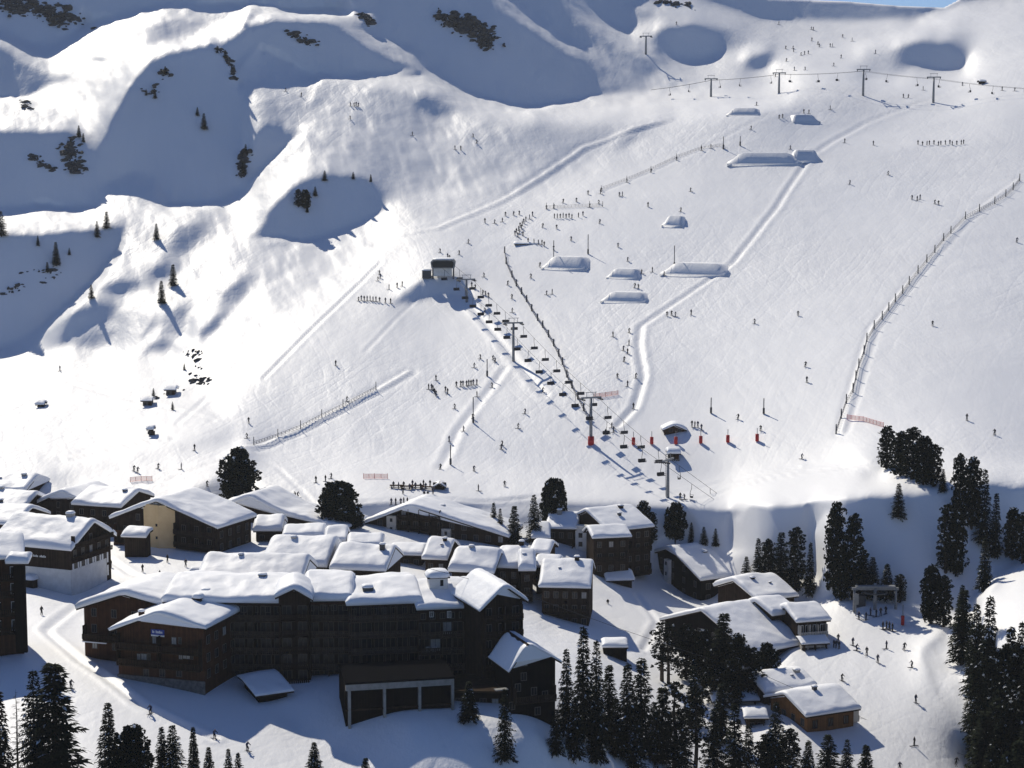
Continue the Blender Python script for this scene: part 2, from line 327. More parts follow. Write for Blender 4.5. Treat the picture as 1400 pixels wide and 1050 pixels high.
# ---------------------------------------------------------------- helpers
def link(name, me, mats=(), parent=None, loc=None):
    o = bpy.data.objects.new(name, me); COL.objects.link(o)
    if me is not None:
        for m in (mats if isinstance(mats, (list, tuple)) else [mats]): me.materials.append(m)
    if parent is not None: o.parent = parent
    if loc is not None: o.location = loc
    return o
def tag(o, label, cat, group=None):
    o['label'] = label; o['category'] = cat
    if group: o['group'] = group
    return o
def empty(name, loc, label, cat, group=None, rz=0.0):
    o = bpy.data.objects.new(name, None); COL.objects.link(o); o.location = loc; o.rotation_euler = (0, 0, rz)
    o.empty_display_size = 0.5
    return tag(o, label, cat, group)
def structure(o): o['kind'] = 'structure'; return o
def stuff(o): o['kind'] = 'stuff'; return o
class MB:
    """collects simple shapes into one mesh"""
    def __init__(s): s.v = []; s.f = []; s.mi = []; s.sm = []
    def add(s, vs, fs, mi=0, smooth=False):
        b = len(s.v); s.v.extend([tuple(p) for p in vs]); s.f.extend([tuple(b+i for i in f) for f in fs])
        s.mi.extend([mi]*len(fs)); s.sm.extend([smooth]*len(fs)); return s
    def box(s, c, d, mi=0, M=None):
        x, y, z = d[0]/2, d[1]/2, d[2]/2
        vs = [Vector((sx*x, sy*y, sz*z))+Vector(c) for sz in (-1, 1) for sy in (-1, 1) for sx in (-1, 1)]
        if M is not None: vs = [M @ p for p in vs]
        return s.add(vs, [(0,2,3,1),(4,5,7,6),(0,1,5,4),(2,6,7,3),(0,4,6,2),(1,3,7,5)], mi)
    def box2(s, a, b, mi=0):
        return s.box([(a[i]+b[i])/2 for i in range(3)], [abs(b[i]-a[i]) for i in range(3)], mi)
    def prism(s, poly, axis, a, b, mi=0):
        """polygon in the plane across an axis, pushed from a to b"""
        def P(p, t): return {'x': (t, p[0], p[1]), 'y': (p[0], t, p[1]), 'z': (p[0], p[1], t)}[axis]
        n = len(poly)
        vs = [P(p, a) for p in poly]+[P(p, b) for p in poly]
        fs = [tuple(range(n)), tuple(range(2*n-1, n-1, -1))]+[(i, i+n, (i+1) % n+n, (i+1) % n) for i in range(n)]
        return s.add(vs, fs, mi)
    def tube(s, pts, rad, n=6, mi=0, cap=True, smooth=True):
        pts = [Vector(p) for p in pts]; k = len(pts)
        rads = rad if isinstance(rad, (list, tuple)) else [rad]*k
        vs = []; 
        for i, p in enumerate(pts):
            d = (pts[min(i+1, k-1)]-pts[max(i-1, 0)]).normalized()
            q = d.orthogonal().normalized() if abs(d.z) < 0.95 else Vector((1, 0, 0))
            if abs(d.z) < 0.95: q = Vector((0, 0, 1)).cross(d).normalized()
            r = d.cross(q).normalized(); q = r.cross(d)
            for j in range(n):
                a = 2*math.pi*j/n; vs.append(p+(q*math.cos(a)+r*math.sin(a))*rads[i])
        fs = [(i*n+j, i*n+(j+1) % n, (i+1)*n+(j+1) % n, (i+1)*n+j) for i in range(k-1) for j in range(n)]
        if cap: fs += [tuple(range(n-1, -1, -1)), tuple(range((k-1)*n, k*n))]
        return s.add(vs, fs, mi, smooth)
    def mesh(s, name, recalc=True):
        me = bpy.data.meshes.new(name); me.from_pydata(s.v, [], s.f)
        me.polygons.foreach_set('material_index', s.mi); me.polygons.foreach_set('use_smooth', s.sm)
        if recalc:
            bm = bmesh.new(); bm.from_mesh(me); bmesh.ops.recalc_face_normals(bm, faces=bm.faces); bm.to_mesh(me); bm.free()
        me.update(); return me
    def build(s, name, mats, parent=None, loc=None): return link(name, s.mesh(name), mats, parent, loc)
def grid_mesh(name, P, smooth=True, keep=None):
    """rows x cols array of points -> quad sheet"""
    n0, n1 = P.shape[:2]
    idx = np.arange(n0*n1).reshape(n0, n1)
    q = np.stack([idx[:-1, :-1], idx[1:, :-1], idx[1:, 1:], idx[:-1, 1:]], -1).reshape(-1, 4)
    if keep is not None: q = q[keep.reshape(-1)]
    me = bpy.data.meshes.new(name)
    me.vertices.add(n0*n1); me.vertices.foreach_set('co', P.reshape(-1).astype(np.float32))
    me.loops.add(len(q)*4); me.polygons.add(len(q))
    me.loops.foreach_set('vertex_index', q.reshape(-1).astype(np.int32))
    me.polygons.foreach_set('loop_start', np.arange(0, len(q)*4, 4, dtype=np.int32))
    me.polygons.foreach_set('use_smooth', np.full(len(q), smooth))
    me.update(calc_edges=True); me.validate(); return me
# ---------------------------------------------------------------- materials
def newmat(name, col=(.5,.5,.5), rough=.7, metal=0.0, spec=.3):
    m = bpy.data.materials.new(name); m.use_nodes = True
    b = m.node_tree.nodes['Principled BSDF']
    b.inputs['Base Color'].default_value = (*col, 1); b.inputs['Roughness'].default_value = rough
    b.inputs['Metallic'].default_value = metal; b.inputs['Specular IOR Level'].default_value = spec
    return m, m.node_tree, b
def N(nt, t, **kw):
    n = nt.nodes.new(t)
    for k, v in kw.items():
        if k in n.inputs: n.inputs[k].default_value = v
        else: setattr(n, k, v)
    return n
def noise_mat(name, c1, c2, scale=2.0, rough=.8, bump=.0, detail=5, stretch=(1,1,1), spec=.25, bscale=None, dist=.1):
    """two colours mixed by noise laid in the object's own space"""
    m, nt, b = newmat(name, c1, rough, spec=spec); L = nt.links
    tc = N(nt, 'ShaderNodeTexCoord'); mp = N(nt, 'ShaderNodeMapping'); mp.inputs['Scale'].default_value = stretch
    L.new(tc.outputs['Object'], mp.inputs[0])
    nz = N(nt, 'ShaderNodeTexNoise', Scale=scale, Detail=detail, Roughness=.6); L.new(mp.outputs[0], nz.inputs['Vector'])
    cr = N(nt, 'ShaderNodeValToRGB'); cr.color_ramp.elements[0].position = .35; cr.color_ramp.elements[1].position = .68
    cr.color_ramp.elements[0].color = (*c1, 1); cr.color_ramp.elements[1].color = (*c2, 1)
    L.new(nz.outputs[0], cr.inputs[0]); L.new(cr.outputs[0], b.inputs['Base Color'])
    if bump:
        n2 = N(nt, 'ShaderNodeTexNoise', Scale=bscale or scale*3, Detail=4); L.new(mp.outputs[0], n2.inputs['Vector'])
        bp = N(nt, 'ShaderNodeBump', Strength=bump, Distance=dist); L.new(n2.outputs[0], bp.inputs['Height']); L.new(bp.outputs[0], b.inputs['Normal'])
    return m
def plank_mat(name, c1, c2, vertical=True, w=.22):
    """boards: each board its own tint, dark joints; laid in the object's own space"""
    m, nt, b = newmat(name, c1, 1.0, spec=.03); L = nt.links
    tc = N(nt, 'ShaderNodeTexCoord'); sx = N(nt, 'ShaderNodeSeparateXYZ'); L.new(tc.outputs['Object'], sx.inputs[0])
    if vertical:
        ad = N(nt, 'ShaderNodeMath', operation='ADD'); L.new(sx.outputs[0], ad.inputs[0]); L.new(sx.outputs[1], ad.inputs[1]); src = ad.outputs[0]
    else: src = sx.outputs[2]
    dv = N(nt, 'ShaderNodeMath', operation='DIVIDE'); L.new(src, dv.inputs[0]); dv.inputs[1].default_value = w
    fl = N(nt, 'ShaderNodeMath', operation='FLOOR'); L.new(dv.outputs[0], fl.inputs[0])
    fr = N(nt, 'ShaderNodeMath', operation='FRACT'); L.new(dv.outputs[0], fr.inputs[0])
    wn = N(nt, 'ShaderNodeTexWhiteNoise', noise_dimensions='1D'); L.new(fl.outputs[0], wn.inputs['W'])
    nz = N(nt, 'ShaderNodeTexNoise', Scale=1.1, Detail=5); L.new(tc.outputs['Object'], nz.inputs['Vector'])
    mx = N(nt, 'ShaderNodeMath', operation='MULTIPLY_ADD'); L.new(wn.outputs[0], mx.inputs[0]); mx.inputs[1].default_value = .45
    L.new(nz.outputs[0], mx.inputs[2])
    cr = N(nt, 'ShaderNodeValToRGB'); cr.color_ramp.elements[0].position = .4; cr.color_ramp.elements[1].position = 1.0
    cr.color_ramp.elements[0].color = (*c1, 1); cr.color_ramp.elements[1].color = (*c2, 1); L.new(mx.outputs[0], cr.inputs[0])
    gt = N(nt, 'ShaderNodeMath', operation='GREATER_THAN'); L.new(fr.outputs[0], gt.inputs[0]); gt.inputs[1].default_value = .1
    mc = N(nt, 'ShaderNodeMix', data_type='RGBA'); L.new(gt.outputs[0], mc.inputs['Factor'])
    mc.inputs['A'].default_value = (c1[0]*.35, c1[1]*.35, c1[2]*.35, 1); L.new(cr.outputs[0], mc.inputs['B'])
    L.new(mc.outputs['Result'], b.inputs['Base Color'])
    return m
def snow_material(name, tracks=True, base=(.87, .88, .895)):
    m, nt, b = newmat(name, base, .55, spec=.25); L = nt.links
    b.inputs['Subsurface Weight'].default_value = 0.0
    tc = N(nt, 'ShaderNodeTexCoord'); src = tc.outputs['Object']
    def noise(scale, st=(1,1,1), det=4, rot=0, rgh=.55):
        mp = N(nt, 'ShaderNodeMapping'); mp.inputs['Scale'].default_value = st; mp.inputs['Rotation'].default_value = (0, 0, rot)
        L.new(src, mp.inputs[0])
        n = N(nt, 'ShaderNodeTexNoise', Scale=scale, Detail=det, Roughness=rgh); L.new(mp.outputs[0], n.inputs['Vector']); return n.outputs[0]
    def mul(a, k):
        x = N(nt, 'ShaderNodeMath', operation='MULTIPLY'); L.new(a, x.inputs[0])
        if isinstance(k, float): x.inputs[1].default_value = k
        else: L.new(k, x.inputs[1])
        return x.outputs[0]
    def add(a, c):
        x = N(nt, 'ShaderNodeMath', operation='ADD'); L.new(a, x.inputs[0]); L.new(c, x.inputs[1]); return x.outputs[0]
    if tracks:
        # ski tracks: winding grooves down the fall line, each lane kept or dropped at random
        def tracks(spacing, wig, rot, keep, width):
            mp = N(nt, 'ShaderNodeMapping'); mp.inputs['Rotation'].default_value = (0, 0, rot); L.new(src, mp.inputs[0])
            wn_ = N(nt, 'ShaderNodeTexNoise', Scale=.03, Detail=2.0); L.new(mp.outputs[0], wn_.inputs['Vector'])
            sx = N(nt, 'ShaderNodeSeparateXYZ'); L.new(mp.outputs[0], sx.inputs[0])
            x = N(nt, 'ShaderNodeMath', operation='MULTIPLY_ADD'); L.new(wn_.outputs[0], x.inputs[0]); x.inputs[1].default_value = wig; L.new(sx.outputs[0], x.inputs[2])
            d = N(nt, 'ShaderNodeMath', operation='DIVIDE'); L.new(x.outputs[0], d.inputs[0]); d.inputs[1].default_value = spacing
            fl = N(nt, 'ShaderNodeMath', operation='FLOOR'); L.new(d.outputs[0], fl.inputs[0])
            fr = N(nt, 'ShaderNodeMath', operation='FRACT'); L.new(d.outputs[0], fr.inputs[0])
            w_ = N(nt, 'ShaderNodeTexWhiteNoise', noise_dimensions='1D'); L.new(fl.outputs[0], w_.inputs['W'])
            k = N(nt, 'ShaderNodeMath', operation='LESS_THAN'); L.new(w_.outputs[0], k.inputs[0]); k.inputs[1].default_value = keep
            a = N(nt, 'ShaderNodeMath', operation='SUBTRACT'); L.new(fr.outputs[0], a.inputs[0]); a.inputs[1].default_value = .5
            c = N(nt, 'ShaderNodeMath', operation='ABSOLUTE'); L.new(a.outputs[0], c.inputs[0])
            r = N(nt, 'ShaderNodeMapRange'); r.interpolation_type = 'SMOOTHSTEP'; r.inputs['From Min'].default_value = 0; r.inputs['From Max'].default_value = width
            r.inputs['To Min'].default_value = -1; r.inputs['To Max'].default_value = 0; L.new(c.outputs[0], r.inputs['Value'])
            return mul(r.outputs[0], k.outputs[0])
        h = mul(noise(.22, (1, .4, 1), 5, .3, .6), 1.0)
        h = add(h, mul(noise(1.1, (1, .6, 1), 4, 0, .6), .16))
        h = add(h, mul(tracks(2.6, 9, .45, .4, .25), .06))
        h = add(h, mul(tracks(3.3, 11, -.25, .35, .2), .06))
        h = add(h, mul(tracks(4.4, 14, .95, .3, .15), .045))
        h = mul(h, 1.0); big = noise(.018, (1, .6, 1), 3, .4); mk = N(nt, 'ShaderNodeMapRange'); mk.inputs['From Min'].default_value = .36; mk.inputs['From Max'].default_value = .64; mk.inputs['To Min'].default_value = .25; mk.inputs['To Max'].default_value = 1.1
        L.new(big, mk.inputs['Value']); h = mul(h, mk.outputs[0]); dist = 1.0; st = .38
        cn = noise(.02, (1, 1, 1), 5)
        mr = N(nt, 'ShaderNodeMapRange'); mr.inputs['From Min'].default_value = .3; mr.inputs['From Max'].default_value = .7
        L.new(cn, mr.inputs['Value'])
        mc = N(nt, 'ShaderNodeMix', data_type='RGBA'); L.new(mr.outputs[0], mc.inputs['Factor'])
        mc.inputs['A'].default_value = (base[0]*.94, base[1]*.94, base[2]*.945, 1); mc.inputs['B'].default_value = (*base, 1)
        L.new(mc.outputs['Result'], b.inputs['Base Color'])
    else:
        h = add(mul(noise(.6, (1,1,1), 4), .5), mul(noise(5., (1,1,1), 3), .06)); dist = .6; st = .35
    bp = N(nt, 'ShaderNodeBump', Strength=st, Distance=dist); L.new(h, bp.inputs['Height']); L.new(bp.outputs[0], b.inputs['Normal'])
    return m
M_SNOW = snow_material('piste_snow', True)
M_RSNOW = snow_material('roof_snow', False, (.87, .885, .91))
# ---------------------------------------------------------------- terrain mesh
def skyline(u):
    return np.interp(u, [900, 930, 960, 1160, 1230, 1292, 1312, 1330, 1350], [-60, -30, -6, 2, 8, 10.5, 0, -20, -60])
SK = skyline(UG[0]); 
Pts = np.stack([XG, YG, ZG], -1)
top = np.array([int(np.searchsorted(VS, s)) for s in SK])
for j in range(NC):
    k = top[j]
    if k > 0:
        # put the last vertex exactly on the skyline and fold the rest back and down behind it
        Pts[:k, j] = Pts[k, j]
        uu, s = UG[k, j], SK[j]
        a, t_ = ray(uu, s); Y = YG[k, j]+2.0
        Pts[k-1, j] = (a*Y, Y, ZC-t_*Y)
        for q in range(k-1):
            d = 25.0*(k-1-q); Pts[q, j] = (a*(Y+d), Y+d, ZC-t_*Y-d*.5)
    else:
        pass
# back side beyond the top row
ext = []
for q in (3, 2, 1):
    r = Pts[0].copy(); r[:, 1] += 60*q; r[:, 0] = r[:, 0]*(r[:, 1]/Pts[0][:, 1]); r[:, 2] -= 35*q; ext.append(r)
Pts = np.concatenate([np.array(ext), Pts], 0)
me = grid_mesh('terrain', Pts)
terrain = structure(link('terrain', me, [M_SNOW]))
# ---------------------------------------------------------------- building materials
M_WOOD = plank_mat('dark_wood', (.024, .0165, .012), (.055, .037, .026))
M_WOODR = plank_mat('red_brown_wood', (.055, .027, .016), (.10, .047, .027))
M_WOODH = plank_mat('brown_wood', (.045, .028, .018), (.085, .052, .033), vertical=False)
M_WOODO = plank_mat('orange_wood', (.15, .075, .034), (.23, .12, .052))
M_BLACK = plank_mat('tarred_wood', (.006, .005, .0045), (.014, .011, .010))
M_RAIL = plank_mat('weathered_rail', (.060, .043, .031), (.10, .074, .054))
M_STONE = noise_mat('stone', (.10, .09, .08), (.22, .20, .18), 1.6, .9, .6, spec=.2)
M_PLAST = noise_mat('white_render', (.62, .61, .58), (.75, .74, .71), .7, .9, .15)
M_CREAM = noise_mat('cream_render', (.46, .42, .36), (.56, .52, .45), .7, .9, .15)
M_TAN = noise_mat('tan_render', (.80, .56, .28), (.88, .64, .34), .5, .9, .1)
M_CONC = noise_mat('concrete', (.20, .20, .19), (.30, .30, .29), .9, .9, .3)
M_FASC = noise_mat('fascia_wood', (.028, .02, .014), (.05, .035, .025), 1.5, 1.0, spec=.02)
M_FRAME = noise_mat('window_frame', (.10, .085, .07), (.14, .12, .1), 3, .6)
M_WHITE = noise_mat('white_paint', (.72, .72, .70), (.80, .80, .78), 3, .6)
M_GLASS, _nt, _b = newmat('window_glass', (.012, .014, .018), .22, spec=.3)
M_CURT = noise_mat('pale_blind', (.30, .29, .28), (.42, .41, .39), 4, .8)
M_METAL = noise_mat('galvanised_steel', (.16, .17, .18), (.26, .27, .28), 3, .5, spec=.5)
M_DARKM = noise_mat('dark_steel', (.03, .032, .036), (.06, .062, .068), 3, .5, spec=.5)
M_RED = noise_mat('red_padding', (.42, .03, .03), (.55, .05, .045), 2, .7)
M_BLUE = noise_mat('blue_panel', (.02, .04, .22), (.03, .06, .30), 1, .5)
WHT = (.8, .8, .8)

class House:
    """a house under a thick snow roof; profile along s (h above eave base), pushed along e"""
    def __init__(b, name, label, cat, kind, L, Rr, Y, other, vb, wall=None, th=.9, ov=.7, prof=None, snow=True, group=None, sink=2.0, apexY=None):
        YL, YR = Y
        PL, PR = pt(*L, YL), pt(*Rr, YR)
        b.dx = Vector((PR.x-PL.x, PR.y-PL.y, 0)); b.w = b.dx.length; b.dx.normalize()
        b.yaw = math.atan2(b.dx.y, b.dx.x); b.dy = Vector((-b.dx.y, b.dx.x, 0))
        uc = (L[0]+Rr[0])/2; b.kind = kind
        zb = pt(uc, vb, (YL+YR)/2+ov).z - sink
        b.o = Vector((PL.x, PL.y, zb)); b.ov = ov
        b.e = empty(name, b.o, label, cat, group, b.yaw)
        if kind == 'P':
            z0 = (PL.z+PR.z)/2 - zb
            b.prof = [(s, z0+h) for s, h in prof]; b.S = prof[-1][0]; b.E = b.w
        else:
            pts = []
            for (u, v) in prof:
                x, z = b.fpx(u, v, 0.0); pts.append((x, z))
            b.prof = pts; b.S = b.w; b.E = other
            b.prof[0] = (0, pts[0][1]); b.prof[-1] = (b.w, pts[-1][1])
        b.depth = b.S if kind == 'P' else b.E
        wall = wall or M_WOOD
        b.wallmat = wall
        # walls
        o = ov; oe = ov if kind == 'P' else max(ov, .9)
        if kind == 'P': o = max(ov, .9); oe = ov
        b.os, b.oe = o, oe
        top = [(o, b.h(o)-.25)]+[(s, h-.25) for s, h in b.prof if o < s < b.S-o]+[(b.S-o, b.h(b.S-o)-.25)]
        poly = [(o, 0), (b.S-o, 0)]+top[::-1]
        mb = MB(); b.prism(mb, poly, oe, b.E-oe); b.walls = mb.build('wall', wall, b.e)
        # roof deck
        mb = MB(); tc = list(b.prof); 
        poly = [(s, h-.32) for s, h in tc]+[(s, h) for s, h in tc[::-1]]
        b.prism(mb, poly, 0, b.E); b.roof = mb.build('roof', M_FASC, b.e)
        if snow: b.snow(th)
        b.yf = (o if kind == 'P' else oe)      # local y of the front wall
        b.x0, b.x1 = (oe, b.w-oe) if kind == 'P' else (o, b.w-o)
    def prism(b, mb, poly, a, c, mi=0):
        mb.prism(poly, 'x' if b.kind == 'P' else 'y', a, c, mi)
    def h(b, s):
        p = b.prof
        for (s0, h0), (s1, h1) in zip(p[:-1], p[1:]):
            if s <= s1: return h0+(h1-h0)*(s-s0)/max(s1-s0, 1e-6)
        return p[-1][1]
    def fpx(b, u, v, y=None):
        """pixel -> (x, z) on the plane at local depth y (front wall by default)"""
        if y is None: y = b.yf
        a, t = ray(u, v); q = b.o + b.dy*y
        # (a*Y-qx)*nx + (Y-qy)*ny = 0 with n = dy
        n = b.dy; Y = (q.x*n.x+q.y*n.y)/(a*n.x+n.y)
        P = Vector((a*Y, Y, ZC-t*Y)); return (P-q).dot(b.dx), P.z-b.o.z
    def snow(b, th, seed=None):
        sd = random.randint(0, 9999)
        ns = max(8, int(b.S/.55)); ne = max(8, int(b.E/.55))
        def ax(n, Lr):
            t = np.linspace(0, 1, n+1)*Lr; return np.unique(np.r_[t, .12, .3, .5, Lr-.12, Lr-.3, Lr-.5].round(3))
        s = ax(ns, b.S); e = ax(ne, b.E)
        hs = np.array([np.mean([b.h(min(max(x+k, 0), b.S))-0*k for k in (-.9, -.45, 0, .45, .9)]) for x in s])
        h0 = np.array([b.h(x) for x in s])
        hs = np.where((s < .9) | (s > b.S-.9), h0, np.minimum(hs+.05, h0+.2))
        Sg, Eg = np.meshgrid(s, e, indexing='ij')
        d = np.minimum(np.minimum(Sg, b.S-Sg), np.minimum(Eg, b.E-Eg))
        q = np.clip(d/.75, 0, 1); prof = .5+.5*np.sqrt(1-(1-q)**2)
        nzs = fbm(Sg+sd, Eg+sd*.7, 5.0, 3, sd)
        T = th*prof*(1+.42*nzs+.30*fbm(Sg+2*sd, Eg*.8-sd, 11.0, 2, sd+3)) + .10*fbm(Sg+sd, Eg, 1.3, 2, sd+5)*q
        # wind drift: thicker on one end
        Z = hs[:, None]+np.maximum(T, .12)
        # here and there the snow has slid or melted down to the boards
        if b.S > 7 and b.E > 7:
            for _ in range(0):
                hs0, he0 = random.uniform(1.6, b.S-1.6), random.uniform(1.6, b.E-1.6); ra, rb_ = random.uniform(.4, 1.0), random.uniform(.5, 1.3)
                q2 = ((Sg-hs0)/ra)**2+((Eg-he0)/rb_)**2+.5*fbm(Sg+sd, Eg, 1.2, 2, sd+7)
                Z = np.where(q2 < 1, h0[:, None]-.15+0*Z, Z-.45*th*np.exp(-np.maximum(q2-1, 0)*.9))
        # outward bulge + wavy lip
        lip = .16+.14*fbm(Sg*1.0+sd, Eg+3*sd, 1.8, 2, sd+9)
        So = Sg+np.where(Sg <= 0, -lip, 0)+np.where(Sg >= b.S, lip, 0)
        Eo = Eg+np.where(Eg <= 0, -lip, 0)+np.where(Eg >= b.E, lip, 0)
        n0, n1 = Sg.shape
        V = np.stack([So, Eo, Z], -1).reshape(-1, 3)
        V2 = np.stack([Sg+np.where(Sg <= 0, -.06, 0)+np.where(Sg >= b.S, .06, 0), Eg+np.where(Eg <= 0, -.06, 0)+np.where(Eg >= b.E, .06, 0), h0[:, None]-.05+0*Sg], -1)
        idx = np.arange(n0*n1).reshape(n0, n1)
        F_ = [(int(idx[i, j]), int(idx[i+1, j]), int(idx[i+1, j+1]), int(idx[i, j+1])) for i in range(n0-1) for j in range(n1-1)]
        ring = [(0, j) for j in range(n1-1)]+[(i, n1-1) for i in range(n0-1)]+[(n0-1, j) for j in range(n1-1, 0, -1)]+[(i, 0) for i in range(n0-1, 0, -1)]
        base = n0*n1; vs = [tuple(p) for p in V]+[tuple(V2[i, j]) for i, j in ring]; k = len(ring)
        for m in range(k):
            a, c = ring[m], ring[(m+1) % k]; F_.append((int(idx[a]), int(idx[c]), base+(m+1) % k, base+m))
        F_.append(tuple(base+m for m in range(k)))
        if b.kind == 'P': vs = [(p[1], p[0], p[2]) for p in vs]
        mb = MB(); mb.add(vs, F_, 0, True); me = mb.mesh('roof_snow')
        fl = [True]*len(F_); fl[-1] = False; me.polygons.foreach_set('use_smooth', fl)
        b.snowo = link('roof_snow', me, M_RSNOW, b.roof)
    # ---- wall frames: side -> function (along, z, out) -> local point
    def side(b, side):
        if side == 'F': return lambda x, z, out=0: (x, b.yf-out, z), b.x0, b.x1
        y0, y1 = b.yf, b.depth-(b.os if b.kind == 'P' else b.oe)
        if side == 'R': return lambda x, z, out=0: (b.x1+out, y0+x, z), 0, y1-y0
        return lambda x, z, out=0: (b.x0-out, y1-x, z), 0, y1-y0
    def topz(b, side, x):
        if side == 'F': return (b.h(b.os) if b.kind == 'P' else b.h(x))
        if b.kind == 'P': return b.h(b.yf + (x if side == 'R' else b.depth-2*b.yf-x))
        return b.h(b.w-b.os if side == 'R' else b.os)
    def boxon(b, mb, side, xa, xb, za, zb, o0, o1, mi=0):
        f, _, _ = b.side(side); p, q = f(xa, za, o0), f(xb, zb, o1)
        mb.box2(p, q, mi)
    def window(b, side, x, z, w=1.1, h=1.3, mats=None, blind=False, name='window', shutters=None):
        mb = MB(); fr = .09
        b.boxon(mb, side, x-w/2, x+w/2, z-h/2, z+h/2, .01, .03, 1)
        for (xa, xb, za, zb) in ((x-w/2-fr, x-w/2, z-h/2-fr, z+h/2+fr), (x+w/2, x+w/2+fr, z-h/2-fr, z+h/2+fr), (x-w/2, x+w/2, z+h/2, z+h/2+fr), (x-w/2, x+w/2, z-h/2-fr, z-h/2), (x-.03, x+.03, z-h/2, z+h/2)):
            b.boxon(mb, side, xa, xb, za, zb, -.02, .08, 0)
        o = mb.build(name, mats or [M_FRAME, M_CURT if blind else M_GLASS], b.e)
        if shutters:
            for sgn in (-1, 1):
                m2 = MB(); xa = x+sgn*(w/2+fr+.02); b.boxon(m2, side, min(xa, xa+sgn*w*.5), max(xa, xa+sgn*w*.5), z-h/2-fr, z+h/2+fr, .005, .06); m2.build('shutter', shutters, o)
        return o
    def windows(b, side, n, zs, w=1.0, h=1.25, xr=None, **k):
        _, xa, xb = b.side(side)
        if xr: xa, xb = xr
        for z in zs:
            for i in range(n):
                x = xa+(xb-xa)*(i+.5)/n
                if z+h/2+.5 < b.topz(side, x): b.window(side, x, z, w, h, blind=(random.random() < .07) if 'blind' not in k else k['blind'], **{q: r for q, r in k.items() if q != 'blind'})
    def balcony(b, side, z, xa=None, xb=None, d=1.3, mat=None, parts=4, rail=1.0):
        _, A, B = b.side(side); xa = A+.3 if xa is None else xa; xb = B-.3 if xb is None else xb
        mb = MB()
        b.boxon(mb, side, xa, xb, z-.18, z, -.05, d, 0)
        b.boxon(mb, side, xa, xb, z+rail-.12, z+rail, d-.12, d, 0)
        n = max(3, int((xb-xa)/.32))
        for i in range(n+1):
            x = xa+.04+(xb-xa-.08)*i/n; b.boxon(mb, side, x-.11, x+.11, z+.08, z+rail-.12, d-.09, d-.04, 0)
        o = mb.build('balcony', mat or M_WOOD, b.e)
        for i in range(parts+1):
            if parts == 0: break
            m2 = MB(); x = xa+.06+(xb-xa-.12)*i/parts; b.boxon(m2, side, x-.06, x+.06, z, z+2.3, 0.0, d-.14)
            m2.build('partition', mat or M_WOOD, o)
        return o
    def chimney(b, s, e, w=1.0, h=1.6, mat=None, snow=.5):
        x, y = (e, s) if b.kind == 'P' else (s, e)
        z = b.h(s); mb = MB(); mb.box((x, y, z+h/2-.2), (w, w, h+.4)); mb.box((x, y, z+h+.06), (w+.2, w+.2, .12))
        o = mb.build('chimney', mat or M_CONC, b.roof)
        snowcap('snow_cap', x, y, z+h+.1, w+.3, w+.3, snow, o)
        return o
def snowcap(name, x, y, z, wx, wy, th, parent, mat=None):
    mb = MB(); n = 10; vs = []; fs = []
    k = 6
    for i in range(k+1):
        r = math.cos(i/k*math.pi/2)**.55; zz = z+th*math.sin(i/k*math.pi/2)
        for j in range(n*2):
            a = math.pi*j/n; ca, sa = math.cos(a), math.sin(a); q = (abs(ca)**5+abs(sa)**5)**-.2
            vs.append((x+ca*q*wx/2*r, y+sa*q*wy/2*r, zz))
    m = n*2
    fs = [(i*m+j, i*m+(j+1) % m, (i+1)*m+(j+1) % m, (i+1)*m+j) for i in range(k) for j in range(m)]+[tuple(range(m-1, -1, -1))]
    mb.add(vs, fs, 0, True); return mb.build(name, mat or M_RSNOW, parent)
def side_house(name, label, L, Rr, Y, prof, vb, **k):
    return House(name, label, k.pop('cat', 'chalet'), 'P', L, Rr, Y, None, vb, prof=prof, **k)
def gable_house(name, label, prof, Y, depth, vb, **k):
    return House(name, label, k.pop('cat', 'chalet'), 'G', prof[0], prof[-1], Y, depth, vb, prof=prof, **k)
def saddle(run, rise, depth, back=0.0): return [(0, 0), (run, rise), (depth, back)]

# ================================================================ the houses, front row first
# chalet with the blue sign
b = gable_house('chalet', 'brown wooden chalet with a small blue sign under its gable, front left of village', [(150,862),(214,839),(282,860)], (291,286), 13, 940, wall=M_WOODR, th=.75, ov=.9)
xs, zs_ = b.fpx(216, 866); x2, _ = b.fpx(225, 866); x1, _ = b.fpx(207, 866); _, zt = b.fpx(216, 860.5); _, zb_ = b.fpx(216, 870)
mb = MB(); b.boxon(mb, 'F', x1, x2, zb_+.25, zt, .05, .14, 0); b.boxon(mb, 'F', x1, x2, zb_, zb_+.24, .05, .14, 1)
sg = mb.build('sign_board', [M_BLUE, M_WHITE], b.e)
mb = MB(); xx = x1+.25; cw = (x2-x1-.5)/9
for i, ch in enumerate('XX XXXXXX'):
    if ch == 'X':
        z0 = (zb_+.25+zt)/2; b.boxon(mb, 'F', xx+i*cw, xx+i*cw+cw*.62, z0-.16, z0+(.16 if i % 3 else .26), .14, .16)
mb.build('lettering', M_WHITE, sg)
for (u, v, w, h, bl) in ((211,875,.55,1.0,1),(238,876,.7,1.0,1),(246,876,.4,.9,0),(190,898,.5,.9,1),(197,898,.9,.9,1),(204,898,.4,.9,0),(247,897,.5,.9,1),(255,897,1.2,.8,1),(262,897,.4,.9,0),(200,920,.8,1.1,0),(222,920,.8,1.1,0),(245,920,.8,1.1,0)):
    x, z = b.fpx(u, v); b.window('F', x, z, w, h, blind=bool(bl))
_, z = b.fpx(216, 888); b.balcony('F', z, parts=2, d=1.4, mat=M_WOOD)
_, z = b.fpx(216, 910); b.balcony('F', z, parts=2, d=1.2, mat=M_WOOD)
mb = MB(); _, zst = b.fpx(216, 926); b.boxon(mb, 'F', b.x0-.1, b.x1+.1, 0, zst, .0, .25); mb.build('stone_base', M_STONE, b.e)
